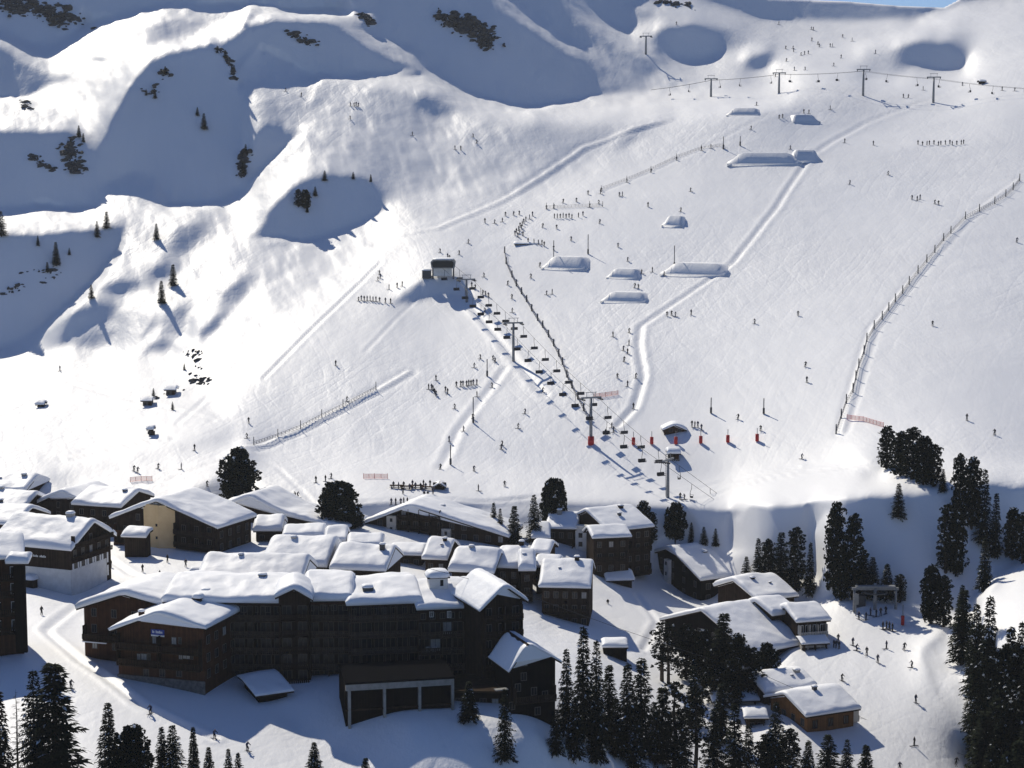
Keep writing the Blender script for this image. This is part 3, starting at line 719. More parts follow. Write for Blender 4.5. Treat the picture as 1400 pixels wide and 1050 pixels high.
b.windows('R', 4, [b.fpx(216, v)[1] for v in (872, 896, 918)]); b.chimney(4.2, 2.6, .7, 1.0, M_WOODR, .35)
b.chimney(10.6, 9.5, 1.4, 1.0, M_FASC, .7)

# main residence: cross gable, long wings, dormer, end gable
mr = gable_house('cross_gable_residence', 'red brown gabled wing at the far left end of the long dark residence', [(104,832),(168,812),(228,829)], (303,298), 15, 905, wall=M_WOODR, th=.95, ov=.9, cat='apartment block')
b = mr
b.windows('F', 4, [b.fpx(165, v)[1] for v in (840, 862, 884)], w=.8); b.balcony('F', b.fpx(165, 876)[1], parts=3)
mb = MB(); x, z = b.fpx(122, 875); b.boxon(mb, 'F', x-.6, x+3.8, z-.08, z+.08, 1.0, 1.2); mb.build('snowy_rail', M_RSNOW, b.e)
b.chimney(5.2, 4.0, .5, .45, M_DARKM, .12)
STZ = [846, 868, 890, 912, 934]
def long_wing(label, L, Rr, Y, vb, prof, tops, cols, th=1.0, wall=M_WOOD, upper=None, blinds=()):
    b = side_house('residence_wing', label, L, Rr, Y, prof, vb, wall=wall, th=th, ov=.35, cat='apartment block', group='wings of the long dark residence')
    uc = (L[0]+Rr[0])/2
    zs = [b.fpx(uc, v)[1] for v in tops]
    for z in zs:
        b.balcony('F', z, d=1.5, parts=max(2, cols//2), mat=M_RAIL)
        b.windows('F', cols, [z+1.15], w=1.5, h=1.9)
    if upper:
        mb = MB(); z1 = b.prof[0][1]-.35; b.boxon(mb, 'F', b.x0, b.x1, zs[0]+2.35, z1, .0, .12); mb.build('upper_panel', upper, b.e)
    b.windows('F', cols+1, [b.prof[0][1]-1.3], w=.7, h=.9)
    return b
w1 = long_wing('long dark wing of the big residence right of the chalet with the blue sign', (222,828), (392,819), (297,296), 958, saddle(9, 1.5, 17), STZ, 9, upper=M_WOODR)
w1.chimney(8.2, 14.6, 1.1, 1.3, M_DARKM, .3); w1.chimney(3, 6.5, 1.6, .5, M_CONC, .6)
d1 = gable_house('dormer_wing', 'small dark gabled bay poking through the snow roof in the middle of the long residence', [(376,817),(402,805),(428,820)], (293.6,294), 9, 960, th=.9, ov=.5, cat='apartment block', wall=M_WOOD)
for v in STZ: d1.balcony('F', d1.fpx(402, v)[1], d=1.3, parts=1); d1.windows('F', 2, [d1.fpx(402, v)[1]+1.15], w=1.3, h=1.8)
w2 = long_wing('short dark wing between the small gabled bay and the roof with the snowy box chimney', (415,823), (482,820), (296.5,297), 962, saddle(9, 1.8, 17), STZ, 3, th=1.1, upper=M_WOODR)
w3 = long_wing('dark wing with a snowy box chimney on its roof, left of the pale tower', (474,828), (578,824), (295.5,297.5), 965, saddle(9, 1.6, 17), STZ, 6, th=.95, upper=M_WOODR)
w3.chimney(4.2, 3.7, 1.6, 1.1, M_DARKM, .5)
w4 = long_wing('dark wing with four small white windows, right of the pale tower', (570,834), (668,830), (296,298), 968, saddle(10, 1.9, 18), [868, 890, 912, 934], 6, th=.8)
for u, v in ((590,839),(614,840),(636,840),(645,840),(585,889),(594,889),(650,888),(660,888)):
    x, z = w4.fpx(u, v); w4.window('F', x, z, .5, .95, mats=[M_WHITE, M_CURT])
x, z = w4.fpx(598, 800, 7.0)
mb = MB(); mb.box((x, 7.0, z-1.0), (3.0, 3.0, 5.0)); tw = mb.build('stair_tower', M_PLAST, w4.e)
mb = MB(); x2, z2 = w4.fpx(604, 797, 5.5); mb.box((x2, 5.5, z2), (.5, .06, 1.0)); mb.build('tower_window', M_GLASS, tw)
mb = MB(); mb.box((x, 7.0, z+1.55), (3.7, 3.7, .15)); mb.build('tower_roof', M_FASC, tw); snowcap('roof_snow', x, 7.0, z+1.6, 3.9, 3.9, 1.1, tw)
g1 = gable_house('gabled_end_wing', 'dark gabled end of the long residence, facing right of the pale tower', [(656,836),(691,801),(722,822)], (289,292), 13, 935, th=.6, ov=.6, cat='apartment block', wall=M_WOOD)
for v in (846, 868, 890, 912): g1.balcony('F', g1.fpx(690, v)[1], d=1.2, parts=2); g1.windows('F', 3, [g1.fpx(690, v)[1]+1.1], w=1.0, h=1.5)
# terrace and open garage front below the residence
b = side_house('garage_block', 'open concrete framed garage front under the long dark residence', (472,937), (622,922), GY(548,982,-.5,3), [(0, 0), (6, .35), (9.5, .35)], 985, wall=M_BLACK, th=.12, ov=.1, cat='garage', snow=False, sink=6)
M_TAR = newmat('roofing_felt', (.008, .008, .009), 1.0, spec=.0)[0]; b.roof.data.materials[0] = M_TAR
for u in (477, 525, 573, 618):
    x, _ = b.fpx(u, 950); mb = MB(); b.boxon(mb, 'F', x-.2, x+.2, 0, b.prof[0][1]-.4, .0, .8); mb.build('pillar', M_CONC, b.e)
mb = MB(); b.boxon(mb, 'F', b.x0, b.x1, b.prof[0][1]-1.3, b.prof[0][1]-.34, .05, .78); mb.build('beam', M_CONC, b.e)
mb = MB(); _, z = b.fpx(548, 966); b.boxon(mb, 'F', b.x0, b.x1, z-.12, z+.12, .05, .5); mb.build('lower_beam', M_WOOD, b.e)
side_house('annex', 'low black annex between the garage front and the steep gabled house', (616,948), (704,942), (284,283.5), [(0, 0), (5, .2), (9, .2)], 992, wall=M_BLACK, snow=False, ov=.3, cat='annex', sink=4).windows('F', 5, [14.0, 10.5, 7.5], w=.9, h=1.1)
# canopy sunk in snow
b = side_house('entrance_canopy', 'low snow covered canopy sunk in the blue shade below the long residence', (350,953), (402,943), GY(375,969,0.0,3.0), [(0, 0), (6, 1.2), (8, 1.2)], 969, wall=M_BLACK, th=.5, ov=.8, cat='canopy')
# lower right house of the front row
b = gable_house('chalet', 'black steep gabled house at the foot of the long residence, behind the lower trees', [(696,919),(722,880),(768,905)], (280.5,283.5), 9, 1000, sink=4, wall=M_BLACK, th=.4, ov=.7)
for u, v in ((716,900),(717,905),(708,940),(730,945),(745,950),(700,965),(735,972),(716,925)):
    x, z = b.fpx(u, v); b.window('F', x, z, .8, 1.1, blind=(v < 910))
mb = MB(); x, z = b.fpx(682, 940, 2.0); mb.box((x, 1.0, z), (2.0, 1.0, .14)); mb.build('ledge', M_CONC, b.e)
b.balcony('F', b.fpx(720, 958)[1], parts=1)

# left edge
b = side_house('chalet', 'dark tall chalet cut by the left edge of the village, with an orange lit corner', (-90,765), (34,768), (296,300), saddle(7, 2.5, 14), 888, wall=M_WOODR, th=.6, ov=.5, sink=3)
for v in (792, 815, 840, 865): b.balcony('F', b.fpx(0, v)[1], d=1.2, parts=4, mat=M_WOOD); b.windows('F', 5, [b.fpx(0, v)[1]+1.1], w=.9, h=1.6, mats=[M_WHITE, M_GLASS])
bb = side_house('porch', 'tiny snow capped porch roof against the chalet at the left edge', (8,772), (39,769), (297,297), [(0, 0), (2.4, .7)], 884, wall=M_BLACK, th=.8, ov=.9, cat='porch', sink=1)
b = side_house('chalet', 'big chalet with dark upper floor and white rendered ground floor at the left', (-12,750), (97,746), (370,363), saddle(8, 4.2, 15.5), 808, wall=M_WOOD, th=1.1, ov=.8)
mb = MB(); z = b.fpx(60, 776)[1]; b.boxon(mb, 'F', b.x0, b.x1+.1, 0, z, .0, .12); b.boxon(mb, 'R', -.1, 12, 0, z-.0, .0, .1); mb.build('white_ground_floor', M_PLAST, b.e)
mb = MB(); xa, z = b.fpx(37, 760); 
for i in range(15):
    if i not in (4, 9): b.boxon(mb, 'F', xa+i*.3, xa+i*.3+.2, z, z+.3+.12*(i % 2), .02, .06)
mb.build('lettering', M_WHITE, b.e)
zz = [b.fpx(97, v)[1] for v in (779, 797)]
for z in zz:
    for i in range(5): b.window('R', 1.6+i*2.5, z, 1.0, 1.9, mats=[M_FRAME, M_GLASS], shutters=M_WHITE)
for z in (zz[0]+2.9, zz[0]+5.2): b.windows('R', 5, [z], w=.9, h=1.3)
b.balcony('R', zz[0]+1.7, d=.7, parts=0, rail=.7); b.balcony('R', zz[0]+4.3, d=1.0, parts=3, rail=.8)
b.chimney(8.0, 13.2, 1.3, 1.3, M_CREAM, .5)
x, z = b.fpx(44, 790); mb = MB(); b.boxon(mb, 'F', x-1.3, x+1.3, 0, z, .1, 1.6); pc = mb.build('entrance_porch', M_WOOD, b.e)
snowcap('snow_cap', x, b.yf-.9, z, 3.4, 2.4, .9, pc)
# tan tower house
b = gable_house('chalet', 'wide dark chalet with a tall tan stair tower on its front', [(150,709),(213,685),(298,723)], (411,399), 15, 758, wall=M_WOOD, th=1.0, ov=.9)
xa, z = b.fpx(199, 690); xb, _ = b.fpx(239, 690)
mb = MB(); _, ztop = b.fpx(218, 688); xm = xa+(xb-xa)*.58
mb.prism([(xa, b.yf+.6), (xa, b.yf-.8), (xm, b.yf-1.7), (xb, b.yf-.1), (xb, b.yf+.6)], 'z', 0, ztop-.2); tw = mb.build('stair_tower', M_TAN, b.e)
for v in (716, 733, 749):
    x, z = b.fpx(217, v); mb = MB(); mb.box((xm-.5, b.yf-1.63, z), (.5, .1, .6)); mb.build('tower_window', M_GLASS, tw)
for v in (706, 724, 741): b.windows('F', 3, [b.fpx(270, v)[1]], xr=(xb+.5, b.x1-.3), w=.9, h=1.3); b.windows('F', 2, [b.fpx(180, v)[1]], xr=(b.x0+1, xa-.4), w=.9, h=1.3)
for v in (731, 748): b.balcony('F', b.fpx(180, v)[1], b.x0+.3, xa-.2, parts=2, mat=M_WOODR); b.balcony('F', b.fpx(270, v)[1], xb+.3, b.x1-.2, parts=3)
zr = [b.fpx(298, v)[1] for v in (733, 750)]; b.windows('R', 4, zr, w=1.0, h=1.4)
b = side_house('shed', 'snow heaped porch shed in front of the tan tower chalet', (166,736), (200,733), (396,395), [(0, 0), (2.5, .9), (4, .9)], 752, wall=M_WOOD, th=.9, ov=.3, cat='shed')
b = side_house('shed', 'low snow covered shelter alone on the white square behind the long residence', (258,788), (290,788), (372,372), [(0, 0), (1.6, .9), (3.2, 0)], 793, wall=M_BLACK, th=.9, ov=.2, cat='shed')

# rear left cluster
def simple(label, L, Rr, Y, prof, vb, wall=None, th=.9, rows=2, cols=3, group='snow roofed chalets of the village', ov=.5, ch=None, name='chalet', **k):
    b = side_house(name, label, L, Rr, Y, prof, vb, wall=wall or M_WOOD, th=th, ov=ov, group=group, **k)
    z = b.prof[0][1]-1.7
    for r in range(rows):
        if z-r*2.7 < .8: break
        b.windows('F', cols, [z-r*2.7], w=.9, h=1.2)
        if r % 2 == 1 or rows == 1: b.balcony('F', z-r*2.7-.9, parts=max(1, cols//2), d=1.1)
    if ch: b.chimney(*ch)
    elif b.S > 10:
        b.chimney(b.S*.5+random.uniform(-1.5, 1.0), b.E*random.choice((.22, .35, .68, .8)), random.uniform(.6, 1.0), random.uniform(1.1, 1.7), random.choice((M_CONC, M_FASC, M_DARKM, M_CREAM)), .3)
        if random.random() < .5: b.chimney(b.S*.3, b.E*random.uniform(.3, .7), .35, 1.0, M_DARKM, .12)
    return b
simple('rearmost snow roof at the left edge, highest of the left cluster', (-40,671), (34,671), (446,444), saddle(8, 2.4, 15), 700)
simple('second snow roof at the left edge, just below the rearmost one', (-45,698), (29,698), (428,424), saddle(7, 2.8, 14), 730, th=1.0)
simple('snow roof at the left edge half hidden behind the chalet with the white ground floor', (-50,716), (20,716), (404,400), saddle(7, 2.6, 14), 760, th=.8)
b = gable_house('chalet', 'small dark gable behind the chimney of the white based chalet', [(46,690),(84,672),(106,681)], (432,426), 12, 720, th=.8, ov=.6, group='snow roofed chalets of the village'); b.windows('F', 3, [b.fpx(80, 690)[1], b.fpx(80, 703)[1]], w=.8)
simple('dark chalet with a blue shaded roof left of the chalet with the tan tower', (98,693), (166,691), (424,420), saddle(8, 2.3, 15), 745, rows=4, cols=4)
simple('tiny snow roof out by the meadow behind the left cluster', (20,660), (58,660), (470,470), saddle(5, 1.6, 9), 668, rows=1, cols=2, th=.7)
# rear middle
b = gable_house('chalet', 'long low chalet with a stepped snow roof under the lone pine at the left', [(300,695),(343,680),(385,704),(471,724)], (432,421), 13, 740, th=1.0, ov=.8); b.windows('F', 7, [b.fpx(380, 712)[1], b.fpx(380, 726)[1]], w=.9); b.balcony('F', b.fpx(380, 734)[1], parts=5)
simple('small drifted roof between the tan tower chalet and the stepped roof', (346,727), (386,725), (412,412), saddle(5, 1.8, 10), 745, rows=1, cols=2, th=1.1)
simple('little flat snow roof below the stepped roof', (386,735), (443,734), (404,404), saddle(5, 1.2, 9), 748, rows=1, cols=3, th=.9)
simple('snow block roof just left of the wide gable with the pale tower', (443,741), (474,741), (402,402), saddle(5, 1.6, 9), 752, rows=1, cols=2, th=1.1)
simple('narrow curved snow roof in front of the wide gable with the pale tower', (474,749), (522,747), (398,398), saddle(5, 1.4, 9), 765, rows=1, cols=3, th=.9)
b = gable_house('chalet', 'wide dark gabled block with a pale tower, at the back centre of the village', [(489,719),(561,692),(696,735)], (430,421), 13, 752, th=.8, ov=.8, cat='apartment block')
for u0, u1, vt in ((530,543,704),(605,617,722)):
    xa, z = b.fpx(u0, vt); xb, _ = b.fpx(u1, vt); mb = MB(); b.boxon(mb, 'F', xa, xb, 0, z, .0, .9); t_ = mb.build('stair_tower', M_CREAM, b.e)
    for v in range(int(vt)+6, 745, 12): x, zz_ = b.fpx((u0+u1)/2, v); m2 = MB(); b.boxon(m2, 'F', x-.3, x+.3, zz_-.4, zz_+.4, .9, .94); m2.build('tower_window', M_GLASS, t_)
for v in (705, 719, 733): b.windows('F', 12, [b.fpx(600, v)[1]], w=1.0, h=1.3)
for v in (711, 725, 739): b.balcony('F', b.fpx(600, v)[1], *( (b.fpx(545, v)[0], b.fpx(603, v)[0]) ), parts=4, d=1.1)
b.chimney(18.5, 6, .9, .9, M_CONC, .25)
# centre snow roofs
simple('broad smooth snow roof in the village centre, left of two merged roofs', (357,772), (447,776), (374,372), saddle(9, 3.6, 16), 800, th=1.1, rows=1, cols=4)
simple('long smooth snow roof right behind the ridge of the long residence', (268,800), (412,794), (350,348), saddle(8, 3.0, 15), 815, th=1.1, rows=1, cols=5)
simple('snow roof with a drifted ridge in the village centre, dark wall under it', (451,782), (528,777), (369,367), saddle(8, 3.2, 15), 795, th=.9, rows=2, cols=4)
simple('small roof with a dark wall right of the drifted ridge roof', (530,760), (578,758), (398,397), saddle(5, 1.0, 9), 785, th=.6, rows=2, cols=3)
simple('snow roof block in the centre row, nearest the pale tower of the wide gable', (577,765), (612,765), (393,392), saddle(7, 2.6, 13), 795, th=1.0, rows=3, cols=2)
simple('rounded snow roof second in the centre row', (613,781), (676,784), (382,380), saddle(7, 2.8, 13), 810, th=1.1, rows=2, cols=4)
simple('rounded snow roof third in the centre row', (676,777), (712,776), (385,384), saddle(7, 2.6, 13), 810, th=1.1, rows=2, cols=2)
simple('narrow snow roof squeezed at the right end of the centre row', (709,782), (732,779), (381,381), saddle(6, 2.2, 11), 810, th=1.0, rows=2, cols=1)
simple('small boxy snow roof standing highest of the centre row', (724,758), (751,757), (397,396), saddle(5, 1.6, 9), 800, th=.9, rows=2, cols=2)
simple('blue shaded roof step under the boxy snow roof', (729,777), (762,775), (390,389), saddle(5, 1.4, 9), 800, th=.6, rows=1, cols=2)
b = simple('dark chalet with a half shaded roof at the near edge of the white square', (737,806), (808,801), (376,375), saddle(9, 3.4, 17), 850, th=.8, rows=3, cols=5)
# tall block with white tower
simple('left low step of the tall block with the white tower', (727,737), (753,735), (426,426), saddle(6, 1.8, 11), 775, th=.8, rows=3, cols=2, cat='apartment block')
b = simple('tall dark block left of the white windowed tower', (746,724), (788,722), (431,430), saddle(8, 2.0, 14), 775, th=.7, rows=4, cols=3, cat='apartment block')
xa, z = b.fpx(787, 718); xb, _ = b.fpx(804, 718); mb = MB(); b.boxon(mb, 'F', xa, xb, 0, z, -1.0, .6); t_ = mb.build('stair_tower', M_PLAST, b.e)
for v in (731, 743, 756): x, zz_ = b.fpx(794, v); m2 = MB(); b.boxon(m2, 'F', x-.45, x+.45, zz_-.6, zz_+.5, .6, .64); m2.build('tower_window', M_GLASS, t_)
b = simple('block right of the white windowed tower under a wide slanting snow roof', (832,726), (895,721), (424,430), saddle(10, 3.2, 18), 778, th=.7, rows=4, cols=5, cat='apartment block'); b.chimney(5, 6, .7, 1.3, M_DARKM, .2)
b = simple('lower projecting bay with arched balconies right of the white windowed tower', (810,737), (864,733), (418,420), saddle(5, 1.6, 8), 778, th=.7, rows=4, cols=3, cat='apartment block')
simple('little snow covered shed standing alone in front of the tall blocks', (829,794), (867,793), GY(848,802,1,2), [(0, 0), (3.5, 1.2), (5, .9)], 801, th=.6, rows=0, ov=.3, name='shed', cat='shed')
b = side_house('chalet', 'dark chalet with large slanting snow roof and thin white tower, right of white square', (958,791), (1042,786), GY(985,815,-2,6), saddle(13, 5.0, 25, 1.0), 815, wall=M_BLACK, th=.75, ov=.7)
b.windows('F', 4, [b.prof[0][1]-1.8, b.prof[0][1]-4.4]); b.windows('L', 5, [b.prof[0][1]-1.5, b.prof[0][1]-4.2, b.prof[0][1]+1.2], w=.9)
b.chimney(9, 7, 1.0, .8, M_DARKM, .3)
P = pt(922, 764, 424); mb = MB(); Q = b.e.matrix_basis.inverted() @ P if False else None
f_, xa, xb = b.side('L')
mb = MB(); b.boxon(mb, 'L', 9.2, 11.0, 0, b.prof[0][1]+2.2, .0, .9); t_ = mb.build('stair_tower', M_PLAST, b.e)
for k in range(3): m2 = MB(); b.boxon(m2, 'L', 9.8, 10.4, b.prof[0][1]+.9-2.4*k, b.prof[0][1]+1.7-2.4*k, .9, .94); m2.build('tower_window', M_GLASS, t_)
b = side_house('chalet', 'black chalet under the largest plain slanting snow roof, beside the pines', (1028,889), (1101,886), GY(1050,915,0,8), saddle(15, 5.6, 28, 1.0), 915, wall=M_BLACK, th=.8, ov=.6)
b.windows('F', 4, [b.prof[0][1]-1.8]); b.windows('L', 6, [b.prof[0][1]-1.5, b.prof[0][1]+1.0])
simple('rear snow roof of the right hand cluster with an open porch at its end', (1036,822), (1092,815), GY(1060,868,8,13), saddle(9, 2.6, 16), 850, th=1.0, rows=2, cols=3)
simple('small snow roof between the plain slanting roof and the porch roof', (1056,841), (1092,838), GY(1080,885,4,7), saddle(6, 1.7, 10), 870, th=.9, rows=2, cols=2)
b = simple('snow roof with white balconies below, at the right edge of the village by the piste', (1089,851), (1136,848), GY(1115,892,3,5), saddle(6, 1.6, 10), 890, th=.9, rows=0, cols=3)
for k in range(2): b.balcony('F', b.prof[0][1]-3.0-k*2.6, d=1.4, parts=3, mat=M_CREAM); b.windows('F', 4, [b.prof[0][1]-1.7-k*2.6], w=1.0, h=1.5, mats=[M_WHITE, M_GLASS])
simple('low shaded canopy roof under the white balconies beside the piste', (1096,881), (1135,879), GY(1115,892,0.3,1.3), [(0, 0), (2.5, .7), (3, .7)], 893, th=.4, rows=1, cols=4, ov=.3, wall=M_CREAM)
simple('small chalet with two humped snow roofs behind the orange walled chalet', (1046,950), (1118,940), GY(1080,965,2,6), saddle(6, 1.8, 11), 962, th=1.1, rows=1, cols=4)
b = side_house('chalet', 'chalet with an orange brown wall beside the lower piste', (1102,978), (1177,971), GY(1130,1010,0,5), saddle(7, 2.3, 13.5), 1008, wall=M_WOODO, th=.75, ov=.9)
b.windows('F', 3, [b.prof[0][1]-1.9], w=1.0, h=1.4, mats=[M_WOODR, M_GLASS]); b.windows('L', 4, [b.prof[0][1]-1.7]); b.chimney(6.3, 6, .7, 1.0, M_DARKM, .25); b.balcony('R', b.prof[0][1]-2.6, d=1.5, parts=2, mat=M_CREAM)
simple('low beige walled hut under a glittering snow roof among the lower trees', (974,960), (1039,957), GY(1005,972,1,2), saddle(4, 1.1, 7), 970, th=.7, rows=1, cols=3, wall=M_CREAM)
simple('tiny shaded roof below the beige walled hut', (1018,983), (1051,981), GY(1034,997,1,1), saddle(3, .8, 6), 995, th=.5, rows=1, cols=2)

simple('low dark shed half buried at the lower rim of the snow field', (824,886), (859,884), GY(842,903,1,1), saddle(2.5, .5, 5), 903, rows=0, th=.6, ov=.2, wall=M_BLACK, name='shed', cat='shed')
# ---------------------------------------------------------------- trees
M_BARK = noise_mat('bark', (.035, .026, .02), (.08, .06, .045), 3, .95, .5)
def needle_mat(name, c1, c2):
    m, nt, b = newmat(name, c1, .9, spec=.06); L = nt.links
    g = N(nt, 'ShaderNodeNewGeometry'); cr = N(nt, 'ShaderNodeValToRGB')
    cr.color_ramp.elements[0].color = (*c1, 1); cr.color_ramp.elements[1].color = (*c2, 1)
    L.new(g.outputs['Random Per Island'], cr.inputs[0]); L.new(cr.outputs[0], b.inputs['Base Color'])
    return m
M_SPR = needle_mat('spruce_needles', (.005, .009, .005), (.016, .022, .010))
M_PINE = needle_mat('pine_needles', (.005, .009, .006), (.016, .022, .011))
M_LARCH = noise_mat('bare_twigs', (.07, .055, .045), (.13, .105, .085), 4, .9)
def spray(mb, p, d, L, w, droop, mi, rng):
    """a needle twig: two bent leaf shaped faces along direction d"""
    d = d.normalized(); side = d.cross(Vector((0, 0, 1)))
    if side.length < .1: side = Vector((1, 0, 0))
    side.normalize(); side = (Matrix.Rotation(rng.uniform(-.9, .9), 3, d) @ side)
    up = side.cross(d)
    m = p+d*L*.5+up*L*.06; e = p+d*L+Vector((0, 0, -droop*L))
    b = [p-side*w*.25, m-side*w*.5, e, m+side*w*.5, p+side*w*.25]
    mb.add(b, [(0, 1, 3, 4), (1, 2, 3)], mi)
def spruce_meshes(seed, H=15.0, rb=2.6, gap=.0, snow=.03):
    rng = random.Random(seed); mb = MB(); z = H*.07
    tr = MB(); tr.tube([(0, 0, -.8), (0, 0, H*.3), (rng.uniform(-.1, .1), rng.uniform(-.1, .1), H*.7), (0, 0, H*.985)], [.26*H/15+.04, .2*H/15+.03, .1*H/15+.02, .015], 7)
    lean = [rng.uniform(-.25, .25) for _ in range(4)]
    while z < H*.985:
        f = 1-(z-H*.07)/(H*.93)
        R_ = rb*(f**.8)*(.85+.3*rng.random())+.12
        if rng.random() < gap: R_ *= .55
        nb = max(4, int(5+4*f)); a0 = rng.uniform(0, 6.28)
        for k in range(nb):
            a = a0+6.283*k/nb+rng.uniform(-.3, .3); L = R_*rng.uniform(.7, 1.12)*(1+.18*math.sin(a*2+lean[0]*9))
            if rng.random() < .06+gap*.4: continue
            dirv = Vector((math.cos(a), math.sin(a), rng.uniform(.0, .22)-.30*f))
            p0 = Vector((0, 0, z+rng.uniform(-.15, .15)))
            n = max(2, int(L/.30))
            for i in range(n):
                t = (i+.6)/n
                q = p0+dirv*L*t+Vector((0, 0, -.20*L*t*t*(.5+f)+.10*L*t**4))
                for s in (-1, 1):
                    dd = dirv+Vector((-dirv.y, dirv.x, 0))*s*rng.uniform(.4, 1.1)+Vector((0, 0, rng.uniform(-.5, .05)))
                    mi = 1 if rng.random() < snow*(1 if t > .4 else .4) else 0
                    spray(mb, q, dd, rng.uniform(.5, .95)*(1.15-.4*t)*(.6+.4*f+.15), rng.uniform(.16, .30), .25, mi, rng)
            spray(mb, p0+dirv*L*.8, dirv, .55, .25, .15, 0, rng)
        z += (.24+.12*f)*(.8+.4*rng.random())*H/15
    for i in range(5): spray(mb, Vector((0, 0, H*.93+i*.06*H/5)), Vector((rng.uniform(-.5, .5), rng.uniform(-.5, .5), 1.2)), .5, .2, 0, 0, rng)
    return tr.mesh('trunk'), mb.mesh('crown', False)
def tuft(mb, p, out, r, mi, rng, n=11):
    for i in range(n):
        d = (out*.7+Vector((rng.gauss(0, 1), rng.gauss(0, 1), rng.gauss(.25, 1))).normalized()).normalized()
        s = d.cross(Vector((rng.gauss(0, 1), rng.gauss(0, 1), rng.gauss(0, 1)))).normalized()
        w = r*rng.uniform(.22, .42); L = r*rng.uniform(.7, 1.25); q = p+d*r*.15
        mb.add([q-s*w*.4, q+d*L*.6-s*w, q+d*L, q+d*L*.6+s*w, q+s*w*.4], [(0, 1, 2, 3, 4)], mi)
def pine_meshes(seed, H=12.0, rb=2.3, top=.75, base=.06, lumps=34, snow=.03, bare=False):
    """stone pine: rounded column of tufted boughs"""
    rng = random.Random(seed); tr = MB(); mb = MB()
    bend = [(0, 0, -.8), (rng.uniform(-.2, .2), rng.uniform(-.2, .2), H*.35), (rng.uniform(-.3, .3), rng.uniform(-.3, .3), H*.7), (rng.uniform(-.2, .2), 0, H*.96)]
    tr.tube(bend, [.30*H/12, .24*H/12, .13*H/12, .03], 7)
    def prof(f):     # f: 0 base .. 1 top
        if f < .18: return .55+.45*f/.18
        if f < top: return 1.0-.12*(f-.18)
        g = (f-top)/(1-top); return max(0.0, (1-.12*(top-.18))*math.sqrt(max(0, 1-g*g))*.96+.05)
    nL = int(lumps*2.4)
    for i in range(nL):
        f = (i+rng.random())/nL; z = H*(base+(1-base)*f)
        a = i*2.39996+rng.uniform(-.5, .5); rr = rb*prof(f)*rng.choice((.6, .8, .95, 1.0, 1.25))*rng.uniform(.85, 1.08)
        c = Vector((math.cos(a)*rr*.72, math.sin(a)*rr*.72, z+rng.uniform(-.2, .2)))
        if bare and rng.random() < .4: continue
        tr.tube([(bend[1][0]*f, bend[1][1]*f, z-rr*.25), c], [.06, .03], 4)
        lr = rb*rng.uniform(.16, .42)*(1.0-.25*f)
        for k in range(15 if not bare else 8):
            o = Vector((rng.gauss(0, 1), rng.gauss(0, 1), rng.gauss(.15, .8))).normalized()
            q = c+Vector((o.x*lr, o.y*lr, o.z*lr*.75))
            tuft(mb, q, (o+Vector((math.cos(a), math.sin(a), .3))*.5).normalized(), .34*rb/2.3, 1 if (o.z > .45 and rng.random() < snow*3) else 0, rng, 8)
    for k in range(int(10*rb)):
        z = H*rng.uniform(.15, .9); a = rng.uniform(0, 6.28); rr = rb*prof(z/H)*rng.uniform(.1, .6)
        tuft(mb, Vector((math.cos(a)*rr, math.sin(a)*rr, z)), Vector((math.cos(a), math.sin(a), .3)).normalized(), .5, 0, rng, 9)
    return tr.mesh('trunk'), mb.mesh('crown', False)
def larch_meshes(seed, H=12.0):
    rng = random.Random(seed); tr = MB(); mb = MB()
    tr.tube([(0, 0, -.8), (0.1, 0, H*.4), (0, .1, H*.75), (0, 0, H)], [.2, .15, .08, .01], 6)
    z = H*.12
    while z < H*.97:
        f = 1-z/H; L = 1.9*(f**.7)*rng.uniform(.6, 1.1)+.15; a = rng.uniform(0, 6.28)
        d = Vector((math.cos(a), math.sin(a), .12)); e = Vector((0, 0, z))+d*L+Vector((0, 0, -.2*L))
        mb.tube([(0, 0, z), Vector((0, 0, z))+d*L*.5, e], [.035, .025, .01], 3, smooth=False)
        for k in range(4):
            t = rng.uniform(.3, 1); q = Vector((0, 0, z))+d*L*t; s = rng.choice((-1, 1))
            mb.tube([q, q+Vector((-d.y*s, d.x*s, -.15))*L*.35+d*L*.15], [.018, .008], 3, smooth=False)
        z += .16
    return tr.mesh('trunk'), mb.mesh('branches', False)
TREES = {
 's': [(spruce_meshes(s, 15, r, g, sn), 15.0, r) for s, r, g, sn in ((1, 2.7, .0, .02), (2, 2.4, .05, .04), (3, 2.1, .12, .02), (4, 2.9, .08, .05), (5, 1.7, .15, .02))],
 'p': [(pine_meshes(s, 12, r, t, .05, n, sn), 12.0, r) for s, r, t, n, sn in ((11, 1.9, .62, 36, .02), (12, 2.2, .5, 40, .03), (13, 1.6, .7, 32, .02), (14, 2.6, .45, 44, .02))],
 'r': [(pine_meshes(s, 9, r, t, .08, n, .02), 9.0, r) for s, r, t, n in ((21, 3.2, .25, 46), (22, 2.7, .3, 40))],
 'l': [(larch_meshes(s, 12), 12.0, 1.9) for s in (31, 32)],
 'b': [(pine_meshes(s, 12, 1.9, .6, .35, 22, .03, True), 12.0, 1.9) for s in (41, 42)],
}
for k, lst in TREES.items():
    for (tm, cm), _, _ in lst:
        tm.materials.append(M_BARK)
        for m in ([M_SPR, M_RSNOW] if k == 's' else [M_LARCH] if k == 'l' else [M_PINE, M_RSNOW]): cm.materials.append(m)
KIND = {'s': 'spruce', 'p': 'pine', 'r': 'pine', 'l': 'larch', 'b': 'pine'}
_tn = 0
